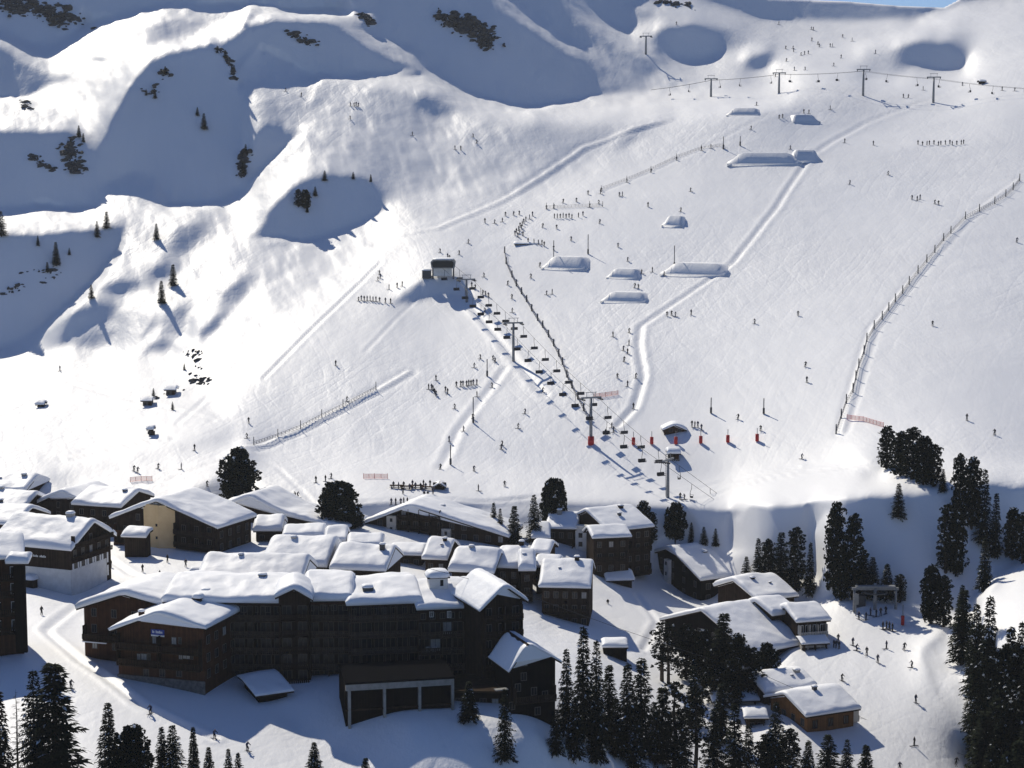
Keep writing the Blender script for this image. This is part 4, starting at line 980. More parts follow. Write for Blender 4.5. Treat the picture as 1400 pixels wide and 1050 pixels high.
def tree(k, u, vt, vb, wpx=None, Y=None, label='', group=None, far=0.0):
    """tree whose foot is at pixel (u, vb) on the ground and whose tip reaches row vt"""
    global _tn
    i = _tn % len(TREES[k]); _tn += 1
    (tm, cm), H, r = TREES[k][i]
    g = at(u, vb)
    h = (vb-vt)*g.y/F*1.005
    sc = h/H; sw = sc if wpx is None else (wpx*g.y/F/2)/(r*1.02)
    sw = min(max(sw, sc*.55), sc*1.9)
    kd = KIND[k]
    e = empty(kd+'_tree', g, label, 'tree', group, random.uniform(0, 6.28)); e.scale = (sw, sw, sc)
    t = link('trunk', tm, [], e); c = link('branches' if k == 'l' else 'crown', cm, [], e)
    return e
ORD = ['leftmost', 'second', 'third', 'fourth', 'fifth', 'sixth', 'seventh', 'eighth', 'ninth', 'tenth', 'eleventh', 'twelfth', 'thirteenth', 'fourteenth', 'fifteenth', 'sixteenth', 'seventeenth', 'eighteenth', 'nineteenth', 'twentieth']
def cluster(where, lst, group):
    lst = sorted(lst, key=lambda t: t[1])
    n = len(lst)
    for i, t in enumerate(lst):
        o = 'leftmost conifer' if i == 0 else 'rightmost conifer' if i == n-1 else ORD[i]+' conifer from the left'
        tree(*t[:5], label='%s %s' % (o, where), group=group)
cluster('in the clump on the crest above the shaded bank', [('p',1212,582,640,26),('p',1231,590,650,30),('p',1247,585,655,36),('p',1262,598,662,30),('p',1276,608,665,28),('s',1289,640,672,14)], 'trees on the crest above the bank')
cluster('in the tall stand right of the shaded bank', [('p',1311,621,712,24),('p',1328,625,722,28),('s',1344,638,745,30),('s',1360,672,762,24),('p',1293,690,782,30),('p',1307,700,786,26),('s',1345,732,808,26),('p',1384,694,765,26),('p',1398,700,770,24)], 'trees on the right of the bank')
tree('s', 1228, 661, 710, 22, label='single small conifer on the lip of the shaded bank', group=None)
cluster('on the shaded bank behind the lift station', [('p',1141,688,812,34),('p',1166,703,820,34),('s',1192,760,818,28),('s',1212,770,820,28),('p',1230,786,824,28),('s',1180,750,815,26),('p',1150,740,822,26),('p',1272,772,852,30),('p',1290,786,856,26),('s',1314,795,870,26)], 'trees behind the lift station')
cluster('in the dark row left of the lit snow rib', [('s',1036,735,800,22),('p',1050,738,806,24),('s',1067,726,808,26),('p',1087,722,812,32),('s',1107,740,815,20),('s',1020,760,800,18)], 'trees left of the snow rib')
cluster('beside the white tower block', [('s',675,686,730,16),('s',684,694,738,16),('s',703,690,748,22),('s',730,674,742,24),('r',757,656,718,36)], 'trees behind the village centre')
cluster('behind the roofs right of the tall block', [('p',879,684,735,24),('p',891,700,742,18),('r',923,688,740,30),('s',945,715,745,10),('s',962,722,748,12),('s',978,725,750,10)], 'trees behind the right roofs')
tree('r', 327, 614, 690, 52, label='big lone pine above the tan tower chalet at the left')
tree('r', 463, 660, 716, 54, label='round bushy pine beside the wide gabled block')
tree('r', 486, 694, 722, 24, label='small bush like pine at the left eave of the wide gabled block')
# trees among the lower right houses
cluster('in the tall spruce stand in front of the white square', [('s',774,880,1006,34,322),('s',797,849,1012,44,322),('s',815,868,1015,40,320),('s',832,905,1012,34,318)], 'spruces below the white square')
cluster('in the twin spruce stand below the sparse pines', [('s',857,900,1030,46,312),('s',876,893,1032,50,312),('s',842,950,1035,30,305),('s',893,955,1040,34,300)], 'spruces below the sparse pines')
cluster('of the scraggy pair below the square', [('b',905,850,932,40,372),('b',914,856,936,34,370)], 'scraggy pines')
cluster('in the pine mass before the slanting roof', [('p',938,854,930,34,374),('p',962,860,940,36,372),('s',988,835,950,44,372),('p',1008,865,960,38,370),('p',1028,885,958,34,370),('r',1048,880,935,34,374),('p',975,885,962,34,366),('p',1000,900,968,34,362)], 'pines before the slanting roof chalet')
cluster('in the bottom row below the orange walled chalet', [('b',922,930,1050,56,296),('b',950,938,1060,44,294),('s',975,962,1075,40,290),('s',1003,955,1085,44,288),('s',1022,985,1085,40,288),('p',1050,1000,1090,44,286),('p',1078,995,1085,40,290),('s',1104,1008,1085,34,290),('s',1131,1000,1085,44,292),('s',1157,1008,1080,30,296),('s',1183,1016,1080,30,296)], 'trees along the bottom edge')
cluster('of the infill among the bottom centre trees', [('s',905,935,1042,42),('s',932,975,1072,42),('s',985,930,1012,36),('s',868,965,1052,42),('s',815,945,1042,38),('s',786,950,1036,34),('s',760,965,1032,26),('s',948,905,990,34),('s',1060,955,1050,36)], 'trees between the bottom centre stands')
# right hand corner
RG = 'trees in the lower right corner'
cluster('of the upper edge of the lower right corner stand', [('s',1315,799,905,37),('s',1332,818,950,40),('s',1349,806,985,45),('s',1378,850,1000,44),('s',1393,842,1010,51),('s',1414,848,1015,51)], RG)
cluster('of the middle of the lower right corner stand', [('s',1332,880,1000,44),('p',1350,890,1035,45),('s',1368,900,1050,51),('s',1388,905,1060,54),('p',1412,915,1070,56),('s',1336,925,1040,42),('s',1359,930,1065,47),('p',1376,880,1020,42),('s',1402,880,1040,47)], RG)
cluster('of the bottom of the lower right corner stand', [('s',1344,965,1090,51),('s',1362,985,1105,51),('p',1380,965,1100,54),('s',1398,985,1120,56),('s',1418,960,1110,56),('s',1352,1012,1130,47),('s',1374,1020,1145,51),('p',1406,1025,1150,56),('s',1390,1005,1130,51)], RG)
cluster('of the infill in the lower right corner', [('s',1340,850,935,44),('s',1352,868,960,46),('p',1366,885,975,48),('s',1384,872,980,52),('p',1400,880,985,52),('s',1352,925,1040,54),('s',1372,940,1055,58),('s',1392,930,1060,58)], RG)
# left bottom corner
cluster('in the lower left corner group by the sunlit run', [('s',78,896,1090,92,258),('s',50,906,1080,60,260),('l',25,934,1070,36,258),('s',2,935,1090,50,256)], 'trees in the lower left corner')
cluster('in the pair on the lower left run beside the big spruce', [('s',150,953,1072,46,256),('r',181,991,1072,54,256)], 'pair on the lower left run')
cluster('in the small row at the lower left edge', [('s',222,990,1062,26,256),('s',237,987,1066,40,256),('s',265,991,1060,20,256),('s',286,1018,1075,26,255),('s',313,1020,1080,22,254),('s',326,1026,1080,20,254)], 'small spruces on the bottom edge')
cluster('at the bottom inside the blue shadow', [('s',430,1012,1066,34,256),('s',500,1034,1080,20,256)], 'spruces in the blue shadow')
tree('s', 690, 935, 1040, 30, label='slim dark spruce right in front of the black steep gabled house')
tree('s', 641, 928, 985, 34, Y=276, label='dark spruce between the garage front and the black steep gabled house')
# small far trees on the snow hills at the upper left
far = [(2,292,326),(133,302,324),(146,289,312),(52,324,338),(77,334,366),(95,342,352),(65,361,375),(214,305,327),(237,361,390),(221,383,414),(125,389,408),(210,530,542),(236,548,560),(252,497,506)]
cluster('scattered on the rolling snow at the left', [('s', u, t, b_, (b_-t)*.46) for u, t, b_ in far], 'small trees on the snow hills')
far = [(108,171,187),(114,182,194),(200,123,132),(212,124,136),(270,148,160),(279,158,180),(226,92,104),(297,64,74),(308,70,82),(320,90,100),(336,199,214),(333,222,240)]
cluster('clinging to the shaded domes', [('s', u, t, b_, (b_-t)*.5) for u, t, b_ in far], 'small trees on the shaded domes')
far = [(408,261,284),(418,262,286),(431,257,270),(444,236,250),(483,236,246),(507,239,249),(420,282,292)]
cluster('along the rim of the round shaded hollow', [('p' if b_-t > 18 else 's', u, t, b_, (b_-t)*.6) for u, t, b_ in far], 'small trees on the rim of the hollow')
# ---------------------------------------------------------------- rocks breaking through the snow
M_ROCK = noise_mat('dark_rock', (.03, .03, .033), (.10, .095, .09), .5, .95, .6)
def rock(mb, p, s, rng):
    n = 7; vs = []
    ax = rng.gauss(.9, .5)
    for k, (zf, rf) in enumerate(((-.5, .9), (.15, 1.0), (.6, .6))):
        for j in range(n):
            a = 2*math.pi*j/n; r = s*rf*rng.uniform(.35, 1.3)
            x, y = math.cos(a)*r*2.1, math.sin(a)*r*.7
            vs.append(p+Vector((x*math.cos(ax)-y*math.sin(ax), x*math.sin(ax)+y*math.cos(ax), s*zf*rng.uniform(.7, 1.3))))
    vs.append(p+Vector((0, 0, s*.8)))
    fs = [(i*n+j, i*n+(j+1) % n, (i+1)*n+(j+1) % n, (i+1)*n+j) for i in (0, 1) for j in range(n)]+[(2*n+j, 2*n+(j+1) % n, 3*n) for j in range(n)]
    mb.add(vs, fs)
def outcrop(label, pts_, n, smin, smax, spread, seed):
    rng = random.Random(seed); mb = MB(); o0 = at(*pts_[0])
    for i in range(int(n*2.6)):
        k = rng.random()*(len(pts_)-1); j = int(k); f = k-j
        u = pts_[j][0]*(1-f)+pts_[min(j+1, len(pts_)-1)][0]*f+rng.gauss(0, spread); v = pts_[j][1]*(1-f)+pts_[min(j+1, len(pts_)-1)][1]*f+rng.gauss(0, spread*.55)
        g = at(u, v); rock(mb, g-o0, rng.uniform(smin, smax)*rng.choice((.35, .5, .6, .8, 1.1))*g.y/800, rng)
    o = mb.build('rock_outcrop', M_ROCK); o.location = o0
    tag(o, label, 'rocks', 'rock outcrops on the snow hills'); stuff(o)
outcrop('wide belt of broken dark rocks on the shaded bowl wall at the top', [(610,22),(632,34),(655,40),(672,62)], 95, .5, 2.0, 9, 1)
outcrop('streaks of dark rock on the shaded wall in the top left corner', [(5,5),(40,12),(70,18),(95,30)], 110, .5, 1.7, 11, 2)
outcrop('dark rock rib on the shaded knob at the left', [(100,190),(97,215),(108,235)], 55, .5, 1.5, 7, 3)
outcrop('thin line of rocks left of the rock rib on the shaded knob', [(42,212),(56,222),(70,232)], 16, .5, 1.2, 3, 4)
outcrop('few rocks scattered high on the big shaded dome', [(196,124),(210,130),(226,98),(232,105)], 14, .5, 1.2, 3, 5)
outcrop('rocks along the right rim of the big shaded dome', [(296,66),(308,78),(318,98),(322,110)], 24, .5, 1.2, 2, 6)
outcrop('rocks down the dark gully right of the big dome', [(337,205),(332,225),(330,245)], 30, .6, 1.6, 3, 7)
outcrop('small rock streak under the top ridge', [(396,46),(412,54),(430,61)], 22, .5, 1.2, 4, 8)
outcrop('rocks at the tip of the sunlit top ridge', [(496,18),(503,26),(506,30)], 20, .5, 1.3, 3, 9)
outcrop('specks of rock on the shaded slope of the left bowl', [(25,375),(70,372),(72,385),(30,392),(6,402)], 14, .4, 1.1, 4, 10)
outcrop('rocks and scrub near the meadow huts', [(258,485),(275,482),(268,520),(290,520),(200,546)], 26, .4, 1.1, 4, 11)
outcrop('dark specks on the ridges at the top centre', [(905,3),(925,6),(948,9)], 14, .5, 1.4, 4, 12)
outcrop('rocks on the sunlit shelf at the far left', [(30,140),(42,152),(35,145)], 10, .4, 1.2, 4, 13)
# ---------------------------------------------------------------- chairlifts
M_CABLE = noise_mat('steel_cable', (.03, .03, .032), (.05, .05, .055), 2, .5)
M_CHAIR = noise_mat('chair_seat', (.025, .026, .03), (.05, .05, .06), 2, .6)
def pylon(u, vb, vt, dirv, arm, label, group, pad=False, rad=.45):
    g = at(u, vb); h = (vb-vt)*g.y/F; yaw = math.atan2(dirv.y, dirv.x)
    e = empty('lift_pylon', g, label, 'lift pylon', group, yaw)
    mb = MB(); mb.tube([(0, 0, -1), (0, 0, h*.5), (0, 0, h-.2)], [rad, rad*.85, rad*.62], 10); pole = mb.build('pole', M_METAL, e)
    mb = MB(); mb.box((0, 0, h), (.4, arm*2+.6, .42)); mb.build('crossarm', M_METAL, e)
    for s in (-1, 1):
        mb = MB(); mb.box((0, s*arm, h-.3), (3.6, .16, .22)); mb.box((0, s*arm, h-.05), (.3, .3, .5))
        for k in range(-3, 4): mb.tube([(k*.52, s*arm-.12, h-.42), (k*.52, s*arm+.12, h-.42)], .2, 8)
        mb.build('sheave_train', M_DARKM, e)
        mb = MB(); mb.box((0, s*arm*.5, h+.75), (.1, .1, 1.2)); mb.build('lifting_post', M_METAL, e)
    mb = MB(); mb.box((0, 0, h+1.35), (.14, arm*1.3, .14)); mb.build('lifting_beam', M_METAL, e)
    mb = MB()
    for s in (-1, 1): mb.box((rad+.15, s*.2, h/2), (.05, .05, h*.96))
    for k in range(int(h/.45)): mb.box((rad+.15, 0, .3+k*.45), (.04, .44, .04))
    mb.box((rad*.6, 0, h*.95), (rad, .1, .1)); mb.box((rad*.8, 0, h*.3), (rad, .1, .1))
    mb.build('ladder', M_METAL, e)
    if pad:
        mb = MB(); mb.tube([(0, 0, -.3), (0, 0, 2.0)], [.8, .78], 12); mb.build('crash_pad', M_RED, e)
    return g+Vector((0, 0, h-.2))
def chair_mesh(wd=2.0):
    mb = MB()
    mb.tube([(0, 0, 0), (.05, 0, -1.2), (.35, 0, -1.9), (.35, 0, -2.5)], .06, 5)
    mb.box((.35, 0, -2.45), (.12, wd, .12))
    for s in (-1, 1): mb.tube([(.35, s*wd*.48, -2.45), (.4, s*wd*.48, -3.1), (-.35, s*wd*.48, -3.15)], .05, 5)
    mb.box((.0, 0, -3.15), (.62, wd, .14)); mb.box((.38, 0, -2.8), (.12, wd, .62)); mb.box((-.38, 0, -2.75), (.07, wd, .07))
    for s in (-1, 1): mb.box((.0, s*wd*.48, -2.76), (.8, .06, .06))
    return mb.mesh('chairlift_chair')
ME_CHAIR = chair_mesh(); ME_CHAIR.materials.append(M_CHAIR)
def cable(label, pts_, group, sag=.012, r=.045):
    mb = MB(); P = []
    for a, b_ in zip(pts_[:-1], pts_[1:]):
        L_ = (b_-a).length; n = 12
        for i in range(n): t = i/n; P.append(a.lerp(b_, t)-Vector((0, 0, 4*sag*L_*t*(1-t))))
    P.append(pts_[-1]); mb.tube([p-P[0] for p in P], r, 5)
    o = mb.build('haul_cable', M_CABLE); o.location = P[0]; tag(o, label, 'cable', group); return P
def chairs(P, spacing, start, yaw_flip, label, group, maxn=99):
    d = [0]; 
    for a, b_ in zip(P[:-1], P[1:]): d.append(d[-1]+(b_-a).length)
    s = start; n = 0
    while s < d[-1] and n < maxn:
        k = max(i for i in range(len(d)) if d[i] <= s); k = min(k, len(P)-2); t = (s-d[k])/(d[k+1]-d[k]); p = P[k].lerp(P[k+1], t)
        dv = P[k+1]-P[k]; yaw = math.atan2(dv.y, dv.x)+(math.pi if yaw_flip else 0)
        o = bpy.data.objects.new('chairlift_chair', ME_CHAIR); COL.objects.link(o); o.location = p+Vector((0, 0, .02)); o.rotation_euler = (0, 0, yaw)
        tag(o, label, 'lift chair', group); s += spacing; n += 1
# --- main lift up the middle of the big slope
PY = [(913,680,627),(808,606,541),(702,490,437),(638,410,379)]
tops0 = [at(u, vb)+Vector((0, 0, (vb-vt)*at(u, vb).y/F)) for u, vb, vt in PY]
low = pt(1196, 822, 445); end = at(609, 378)+Vector((0, 0, 4.0))
NM = ['lowest pylon of the central chairlift, beside the dark control cabin','tall pylon with red pad at the foot of the big slope','tall pylon half way up the central chairlift','short uppermost pylon just below the top station']
tops = []; seq = [low]+tops0+[end]
for i, (u, vb, vt) in enumerate(PY):
    dv = seq[i+2]-seq[i]; tops.append(pylon(u, vb, vt, Vector((dv.x, dv.y, 0)), 2.5, NM[i], 'pylons of the central chairlift', pad=(i == 1), rad=.42))
def offs(seq, w):
    out = []
    for i, p in enumerate(seq):
        d = seq[min(i+1, len(seq)-1)]-seq[max(i-1, 0)]; n = Vector((-d.y, d.x, 0)).normalized(); out.append(p+n*w-Vector((0, 0, .45 if 0 < i < len(seq)-1 else 0)))
    return out
seq = [low]+tops+[end]
G1 = 'chairs of the central chairlift'
P = cable('cable on the left side of the central chairlift', offs(seq, 2.5), 'cables of the central chairlift'); chairs(P, 9.2, 6, False, 'dark empty chair riding up the left cable of the central chairlift', G1)
P = cable('cable on the right side of the central chairlift', offs(seq, -2.5), 'cables of the central chairlift'); chairs(P, 9.2, 10.5, True, 'dark empty chair coming down the right cable of the central chairlift', G1)
# --- lift across the top right
PY2 = [(972,133,109),(1065,126,99),(1180,130,95),(1276,139,105)]
tt = [at(u, vb)+Vector((0, 0, (vb-vt)*at(u, vb).y/F)) for u, vb, vt in PY2]
left0 = tt[0]+(tt[0]-tt[1])*.9+Vector((0, 0, -2)); right0 = tt[3]+(tt[3]-tt[2])*1.35
seq2 = [left0]+tt+[right0]; tp = []
NM2 = ['leftmost tee topped pylon of the lift along the upper right crest','second tee topped pylon from the left on the upper right crest','third tee topped pylon from the left on the upper right crest','rightmost tee topped pylon on the upper right crest']
for i, (u, vb, vt) in enumerate(PY2):
    dv = seq2[i+2]-seq2[i]; dv = Vector((dv.x*.25, abs(dv.y)+60, 0)); tp.append(pylon(u, vb, vt, dv, 2.4, NM2[i], 'pylons on the upper right crest', rad=.5))
seq2 = [left0]+tp+[right0]
for s, nm, st in ((2.4, 'far', 8), (-2.4, 'near', 16)):
    P = cable('%s cable of the lift along the upper right crest' % nm, [q+Vector((0, s, -.4)) for q in seq2], 'cables on the upper right crest'); chairs(P, 21, st, s < 0, 'dark chair on the %s cable of the lift along the upper right crest' % nm, 'chairs on the upper right crest')
pylon(883, 74, 50, Vector((.3, 1, 0)), 2.4, 'lone tee topped pylon high on the ridge at the top centre', None, rad=.5)
# --- lower lift pylon amid the trees
g = at(1004, 962); tp = pylon(1004, 962, 906, Vector((1, .6, 0)), 2.2, 'pale pylon standing among the dark lower pines', None, rad=.5)
P = cable('cable crossing the lower trees from the pale pylon', [tp+Vector((-1.2, 2, -.4)), pt(700, 806, 300), pt(560, 770, 300)], 'cables over the lower village', sag=.004, r=.035)
P = cable('cable running down right from the pale pylon', [tp+Vector((1.2, 2, -.4)), pt(1230, 1003, 330), pt(1500, 1090, 320)], 'cables over the lower village', sag=.004, r=.035)
mb = MB(); mb.box((0, 0, -3.3), (1.5, 1.7, 1.9)); cb = None
e = empty('gondola_cabin', pt(989, 914, 352), 'small pale gondola cabin hanging left of the pale pylon', 'gondola')
mb = MB(); mb.tube([(0, 0, -.2), (.1, 0, -1.2), (0, 0, -2.2)], .06, 6); mb.build('hanger_arm', M_METAL, e)
mb = MB(); bmc = [(x, y, z) for z in (-4.0, -2.2) for x, y in ((-.7, -.8), (.7, -.8), (.7, .8), (-.7, .8))]
mb.add(bmc+[(x*1.12, y*1.12, -3.1) for x, y in ((-.7, -.8), (.7, -.8), (.7, .8), (-.7, .8))], [(3,2,1,0),(4,5,6,7)]+[(i, (i+1) % 4, 8+(i+1) % 4, 8+i) for i in range(4)]+[(8+i, 8+(i+1) % 4, 4+(i+1) % 4, 4+i) for i in range(4)])
mb.build('cabin', M_WHITE, e); mb = MB(); mb.box((0, -.88, -2.75), (1.05, .06, .7)); mb.box((0, .88, -2.75), (1.05, .06, .7)); mb.box((.77, 0, -2.75), (.06, 1.2, .7)); mb.box((-.77, 0, -2.75), (.06, 1.2, .7)); mb.build('window_band', M_GLASS, e)
# --- lower station of the central lift
g = at(1196, 834)
e = empty('lift_station', g, 'open steel lift station with a big wheel at the edge of the lower piste', 'lift station')
for x in (-4.2, 4.2):
    mb = MB(); mb.tube([(x, 0, -.5), (x, 0, 4.2)], [.3, .25], 8); mb.build('post', M_METAL, e)
mb = MB(); mb.box((0, 0, 4.3), (9.4, .5, .5)); mb.box((0, 0, 4.75), (8.0, 1.3, .35)); mb.build('gantry', M_METAL, e)
mb = MB(); n = 20
mb.tube([(2.4*math.cos(2*math.pi*i/n), 2.4*math.sin(2*math.pi*i/n)*.9, 3.6) for i in range(n+1)], .16, 6)
for i in range(6): mb.tube([(0, 0, 3.6), (2.4*math.cos(i*1.047), 2.2*math.sin(i*1.047), 3.6)], .07, 4)
mb.build('bull_wheel', M_DARKM, e)
mb = MB(); mb.tube([(0, 0, -.5), (0, 0, 5.4)], .35, 8); mb.build('mast', M_METAL, e)
mb = MB(); mb.box((-2.6, 3, 1.0), (2.2, 2.0, 2.6)); mb.build('operator_cabin', M_DARKM, e)
e = empty('information_panel', at(1170, 842), 'thin pale panel on a post left of the steel lift station', 'panel')
mb = MB(); mb.tube([(0, 0, -.3), (0, 0, 4.6)], .12, 6); mb.build('post', M_METAL, e); mb = MB(); mb.box((0, -.1, 3.4), (1.0, .1, 2.2)); mb.build('panel', M_CONC, e)
e = empty('marker_post', at(1234, 855), 'red padded post right of the steel lift station', 'post'); mb = MB(); mb.tube([(0, 0, -.3), (0, 0, 4.2)], .09, 6); mb.build('pole', M_METAL, e); mb = MB(); mb.tube([(0, 0, .1), (0, 0, 2.0)], .35, 8); mb.build('pad', M_RED, e)
# --- top station
g = at(606, 379); yaw = 0
e = empty('top_station', g, 'grey glazed top station of the central chairlift on its snow mound', 'lift station')
mb = MB(); pr = [(-3.6, 3.0), (3.6, 3.0), (3.9, 4.9), (3.2, 5.7), (-3.2, 5.7), (-3.9, 4.9)]; mb.prism(pr, 'y', -3, 4); mb.build('hood', M_CONC, e)
mb = MB(); mb.prism([(-3.2, 3.3), (3.2, 3.3), (3.4, 4.8), (2.9, 5.3), (-2.9, 5.3), (-3.4, 4.8)], 'y', -3.08, -2.9); mb.build('glazing', M_GLASS, e)
mb = MB(); mb.box((-.1, -1.5, 1.7), (5.8, .3, 2.5)); mb.build('front_panel', M_PLAST, e)
for x in (-3.2, 3.3): mb = MB(); mb.box((x, -1.2, 1.4), (.45, .6, 3.6)); mb.build('post', M_DARKM, e)
mb = MB(); mb.box((-5.2, 0, 1.0), (2.8, 2.6, 2.4)); oc = mb.build('operator_cabin', M_DARKM, e); snowcap('snow_cap', -5.2, 0, 2.2, 3.2, 3, .5, oc)
snowcap('roof_snow', 0, .5, 5.7, 6.6, 6.6, .5, e)
# drag lift hut with the dark crowd
b = side_house('lift_hut', 'flat dark snow capped hut at the top of the long fence', (703,334), (738,333), (at(718,336).y,)*2, [(0, 0), (2.6, .5), (5, 0)], 338, wall=M_BLACK, th=.35, ov=.35, cat='hut', sink=1)
for x in (1.5, 3.5, 5.0): b.window('F', x, b.prof[0][1]-1.1, .8, .9)
# ---------------------------------------------------------------- huts
def hut(label, u0, u1, ve, vb, rise, depth, wall, th=.5, **k):
    Y = at((u0+u1)/2, vb).y
    b = side_house('hut', label, (u0, ve), (u1, ve), (Y, Y), saddle(depth*.5, rise, depth), vb, wall=wall, th=th, ov=.45, cat='hut', sink=1.0); z = b.prof[0][1]-1.0
    b.window('F', b.w*.32, z, .7, .7); mb = MB(); b.boxon(mb, 'F', b.w*.62, b.w*.62+.9, .9, max(1.5, b.prof[0][1]-.5), .0, .07); mb.build('door', M_WOODH, b.e); return b
def ghut(label, prof, vb, depth, wall, th=.5):
    Y = at(prof[1][0], vb).y
    b = gable_house('hut', label, prof, (Y, Y), depth, vb, wall=wall, th=th, ov=.45, cat='hut', sink=1.0)
    x, z = b.fpx(prof[1][0], vb-6); b.window('F', x-1.1, z+.5, .8, .8); b.window('F', x+1.1, z+.5, .8, .8); return b
ghut('dark gabled hut with snow roof standing at the foot of the big slope', [(906,588),(923,581),(939,588)], 597, 6, M_WOODH, .6)
hut('tall dark control cabin with a thick snow cap beside the lowest pylon', 912, 931, 620, 632, .8, 4, M_BLACK, .9)
ghut('tiny dark hut right of the slope terrace tables', [(592,666),(601,660),(610,666)], 671, 4, M_WOOD, .35)
hut('lonely dark meadow hut with a snow pillar on top, at the far left', 48, 60, 553, 558, .8, 4, M_BLACK, .5)
hut('dark little tower hut in the white meadow at the left', 200, 210, 587, 597, .9, 3, M_BLACK, .35)
hut('small grey roofed hut half buried in the meadow, left one', 192, 208, 548, 556, 1.0, 5, M_STONE, .2)
hut('small grey roofed hut half buried in the meadow, upper right one', 224, 240, 533, 541, 1.0, 5, M_STONE, .2)
hut('tiny dark blue shelter by the crest at the upper right corner', 1339, 1349, 111, 117, .6, 4, M_BLACK, .3)
# terrace tables
for i, (u, v) in enumerate(((542,668),(556,669),(570,668),(584,670))):
    e = empty('terrace_table', at(u, v), ('first','second','third','fourth')[i]+' table from the left on the small snow terrace at the slope foot', 'table', 'tables on the snow terrace')
    mb = MB(); mb.box((0, 0, .75), (3.2, .9, .08)); mb.build('table_top', M_WOODH, e)
    for s in (-1, 1):
        mb = MB(); mb.box((s*1.2, 0, .36), (.12, .8, .72)); mb.build('leg', M_WOODH, e)
        mb = MB(); mb.box((0, s*.85, .42), (3.2, .3, .07)); mb.box((1.2, s*.85, .2), (.1, .28, .4)); mb.box((-1.2, s*.85, .2), (.1, .28, .4)); mb.build('bench', M_WOODH, e)
# ---------------------------------------------------------------- fences, nets, poles
M_NET = noise_mat('fence_net', (.05, .05, .07), (.10, .10, .13), 1.0, .9)
M_ORANGE = noise_mat('red_net', (.55, .06, .05), (.75, .12, .10), .8, .8)
def lathes(mb, a, b_, h0, h1, n=4, mi=0, th=.03):
    for k in range(n):
        z = h0+(h1-h0)*k/(n-1); mb.tube([a+Vector((0, 0, z)), b_+Vector((0, 0, z))], th, 4, mi, smooth=False)
def fence(label, pts_, h, net=True, nh=1.2, matp=None, matn=None, r=.09, lines=4, th=.03):
    P = [at(u, v) for u, v in pts_]; e = empty('rope_fence', P[0], label, 'fence')
    for p in P:
        mb = MB(); q = p-P[0]; mb.tube([q-Vector((0, 0, .4)), q+Vector((0, 0, h))], [r, r*.8], 6); mb.build('post', matp or M_DARKM, e)
    if net:
        mb = MB()
        for a, b_ in zip(P[:-1], P[1:]):
            lathes(mb, a-P[0], b_-P[0], .15, nh, lines, th=th); n = max(2, int((b_-a).length/1.2))
            for i in range(1, n): q = a.lerp(b_, i/n)-P[0]; mb.tube([q+Vector((0, 0, .15)), q+Vector((0, 0, nh))], th, 4, smooth=False)
        mb.build('net', matn or M_NET, e)
    return e
fence('long dark net fence climbing the right part of the big slope', [(1143,592),(1150,572),(1157,553),(1166,539),(1170,522),(1174,506),(1181,488),(1185,470),(1195,452),(1206,438),(1215,426),(1224,414),(1234,402),(1243,389),(1255,374),(1267,359),(1278,346),(1290,329),(1300,319),(1320,299),(1339,289),(1360,279),(1375,270),(1385,261),(1394,249)], 2.4, r=.18, th=.04, nh=1.1, lines=3)
fence('dark net fence running down beside the central chairlift', [(690,347),(692,362),(700,379),(706,390),(713,400),(720,410),(727,422),(735,435),(742,445),(750,459),(757,472),(764,487),(769,499),(775,517),(782,532),(790,547),(798,562),(806,577)], 2.1, r=.24, th=.05, nh=1.2, lines=3)
fence('low rope fence on the snow berm at the left of the slope foot', [(347,609),(380,600),(411,588),(440,572),(469,558),(514,532)], 2.2, r=.12, th=.05, nh=.9, lines=3)
fence('rope fence along the crest below the upper pylons', [(822,258),(857,243),(890,228),(925,211),(959,198),(989,195)], 1.6, r=.1, lines=3, nh=.9)
fence('short fence round the slope top beside the queue', [(747,286),(757,286),(806,282),(824,282)], 2.0, r=.1, lines=3, nh=1.0)
def rednet(label, pts_, h=1.1):
    fence(label, pts_, h+.2, True, h, M_RED, M_ORANGE, .06, 5, .05)
rednet('faint red net on the run-out left of the terrace', [(497,655),(512,655),(530,655)])
rednet('pale red banner net at the left end of the run-out', [(178,659),(193,657),(208,657)])
rednet('red net running right from the tall pylon with the red pad', [(812,546),(828,545),(845,543)])
rednet('red net at the foot of the long right fence', [(1158,574),(1180,575),(1208,582)])
for i, (u, v) in enumerate(((866,608),(891,608),(924,609),(958,609),(995,609),(1035,608))):
    e = empty('padded_post', at(u, v), ('leftmost','second','third','fourth','fifth','rightmost')[i]+' red padded post of the row below the gabled hut', 'post', 'red padded posts')
    mb = MB(); mb.tube([(0, 0, -.3), (0, 0, 3.4)], .08, 6); mb.build('pole', M_METAL, e); mb = MB(); mb.tube([(0, 0, .1), (0, 0, 1.9)], .45, 10); mb.build('pad', M_RED, e)
for i, (u, v, vt) in enumerate(((972,570,548),(1044,572,550),(757,358,328),(922,358,328),(647,578,542),(616,636,608),(666,510,486),(989,199,182),(1012,195,182),(804,345,318))):
    g = at(u, v); h = (v-vt)*g.y/F
    e = empty('snow_pole', g, ('thin marker pole left of the two above the padded posts','thin marker pole right of the two above the padded posts','thin pole on the kicker below the dark hut','thin pole at the left end of the right snow kicker','thin pole on the lower slope left of the chairlift','thin pole above the slope terrace','thin pole on the bright ledge under the chairlift','left one of two thin poles at the upper jump','right one of two thin poles at the upper jump','thin pole at the right end of the left kicker')[i], 'pole', 'thin poles on the slope')
    mb = MB(); mb.tube([(0, 0, -.3), (0, 0, h)], .13, 6); mb.build('pole', M_DARKM, e); mb = MB(); mb.tube([(0, 0, .1), (0, 0, 1.6)], .28, 8); mb.build('pad', M_DARKM, e)
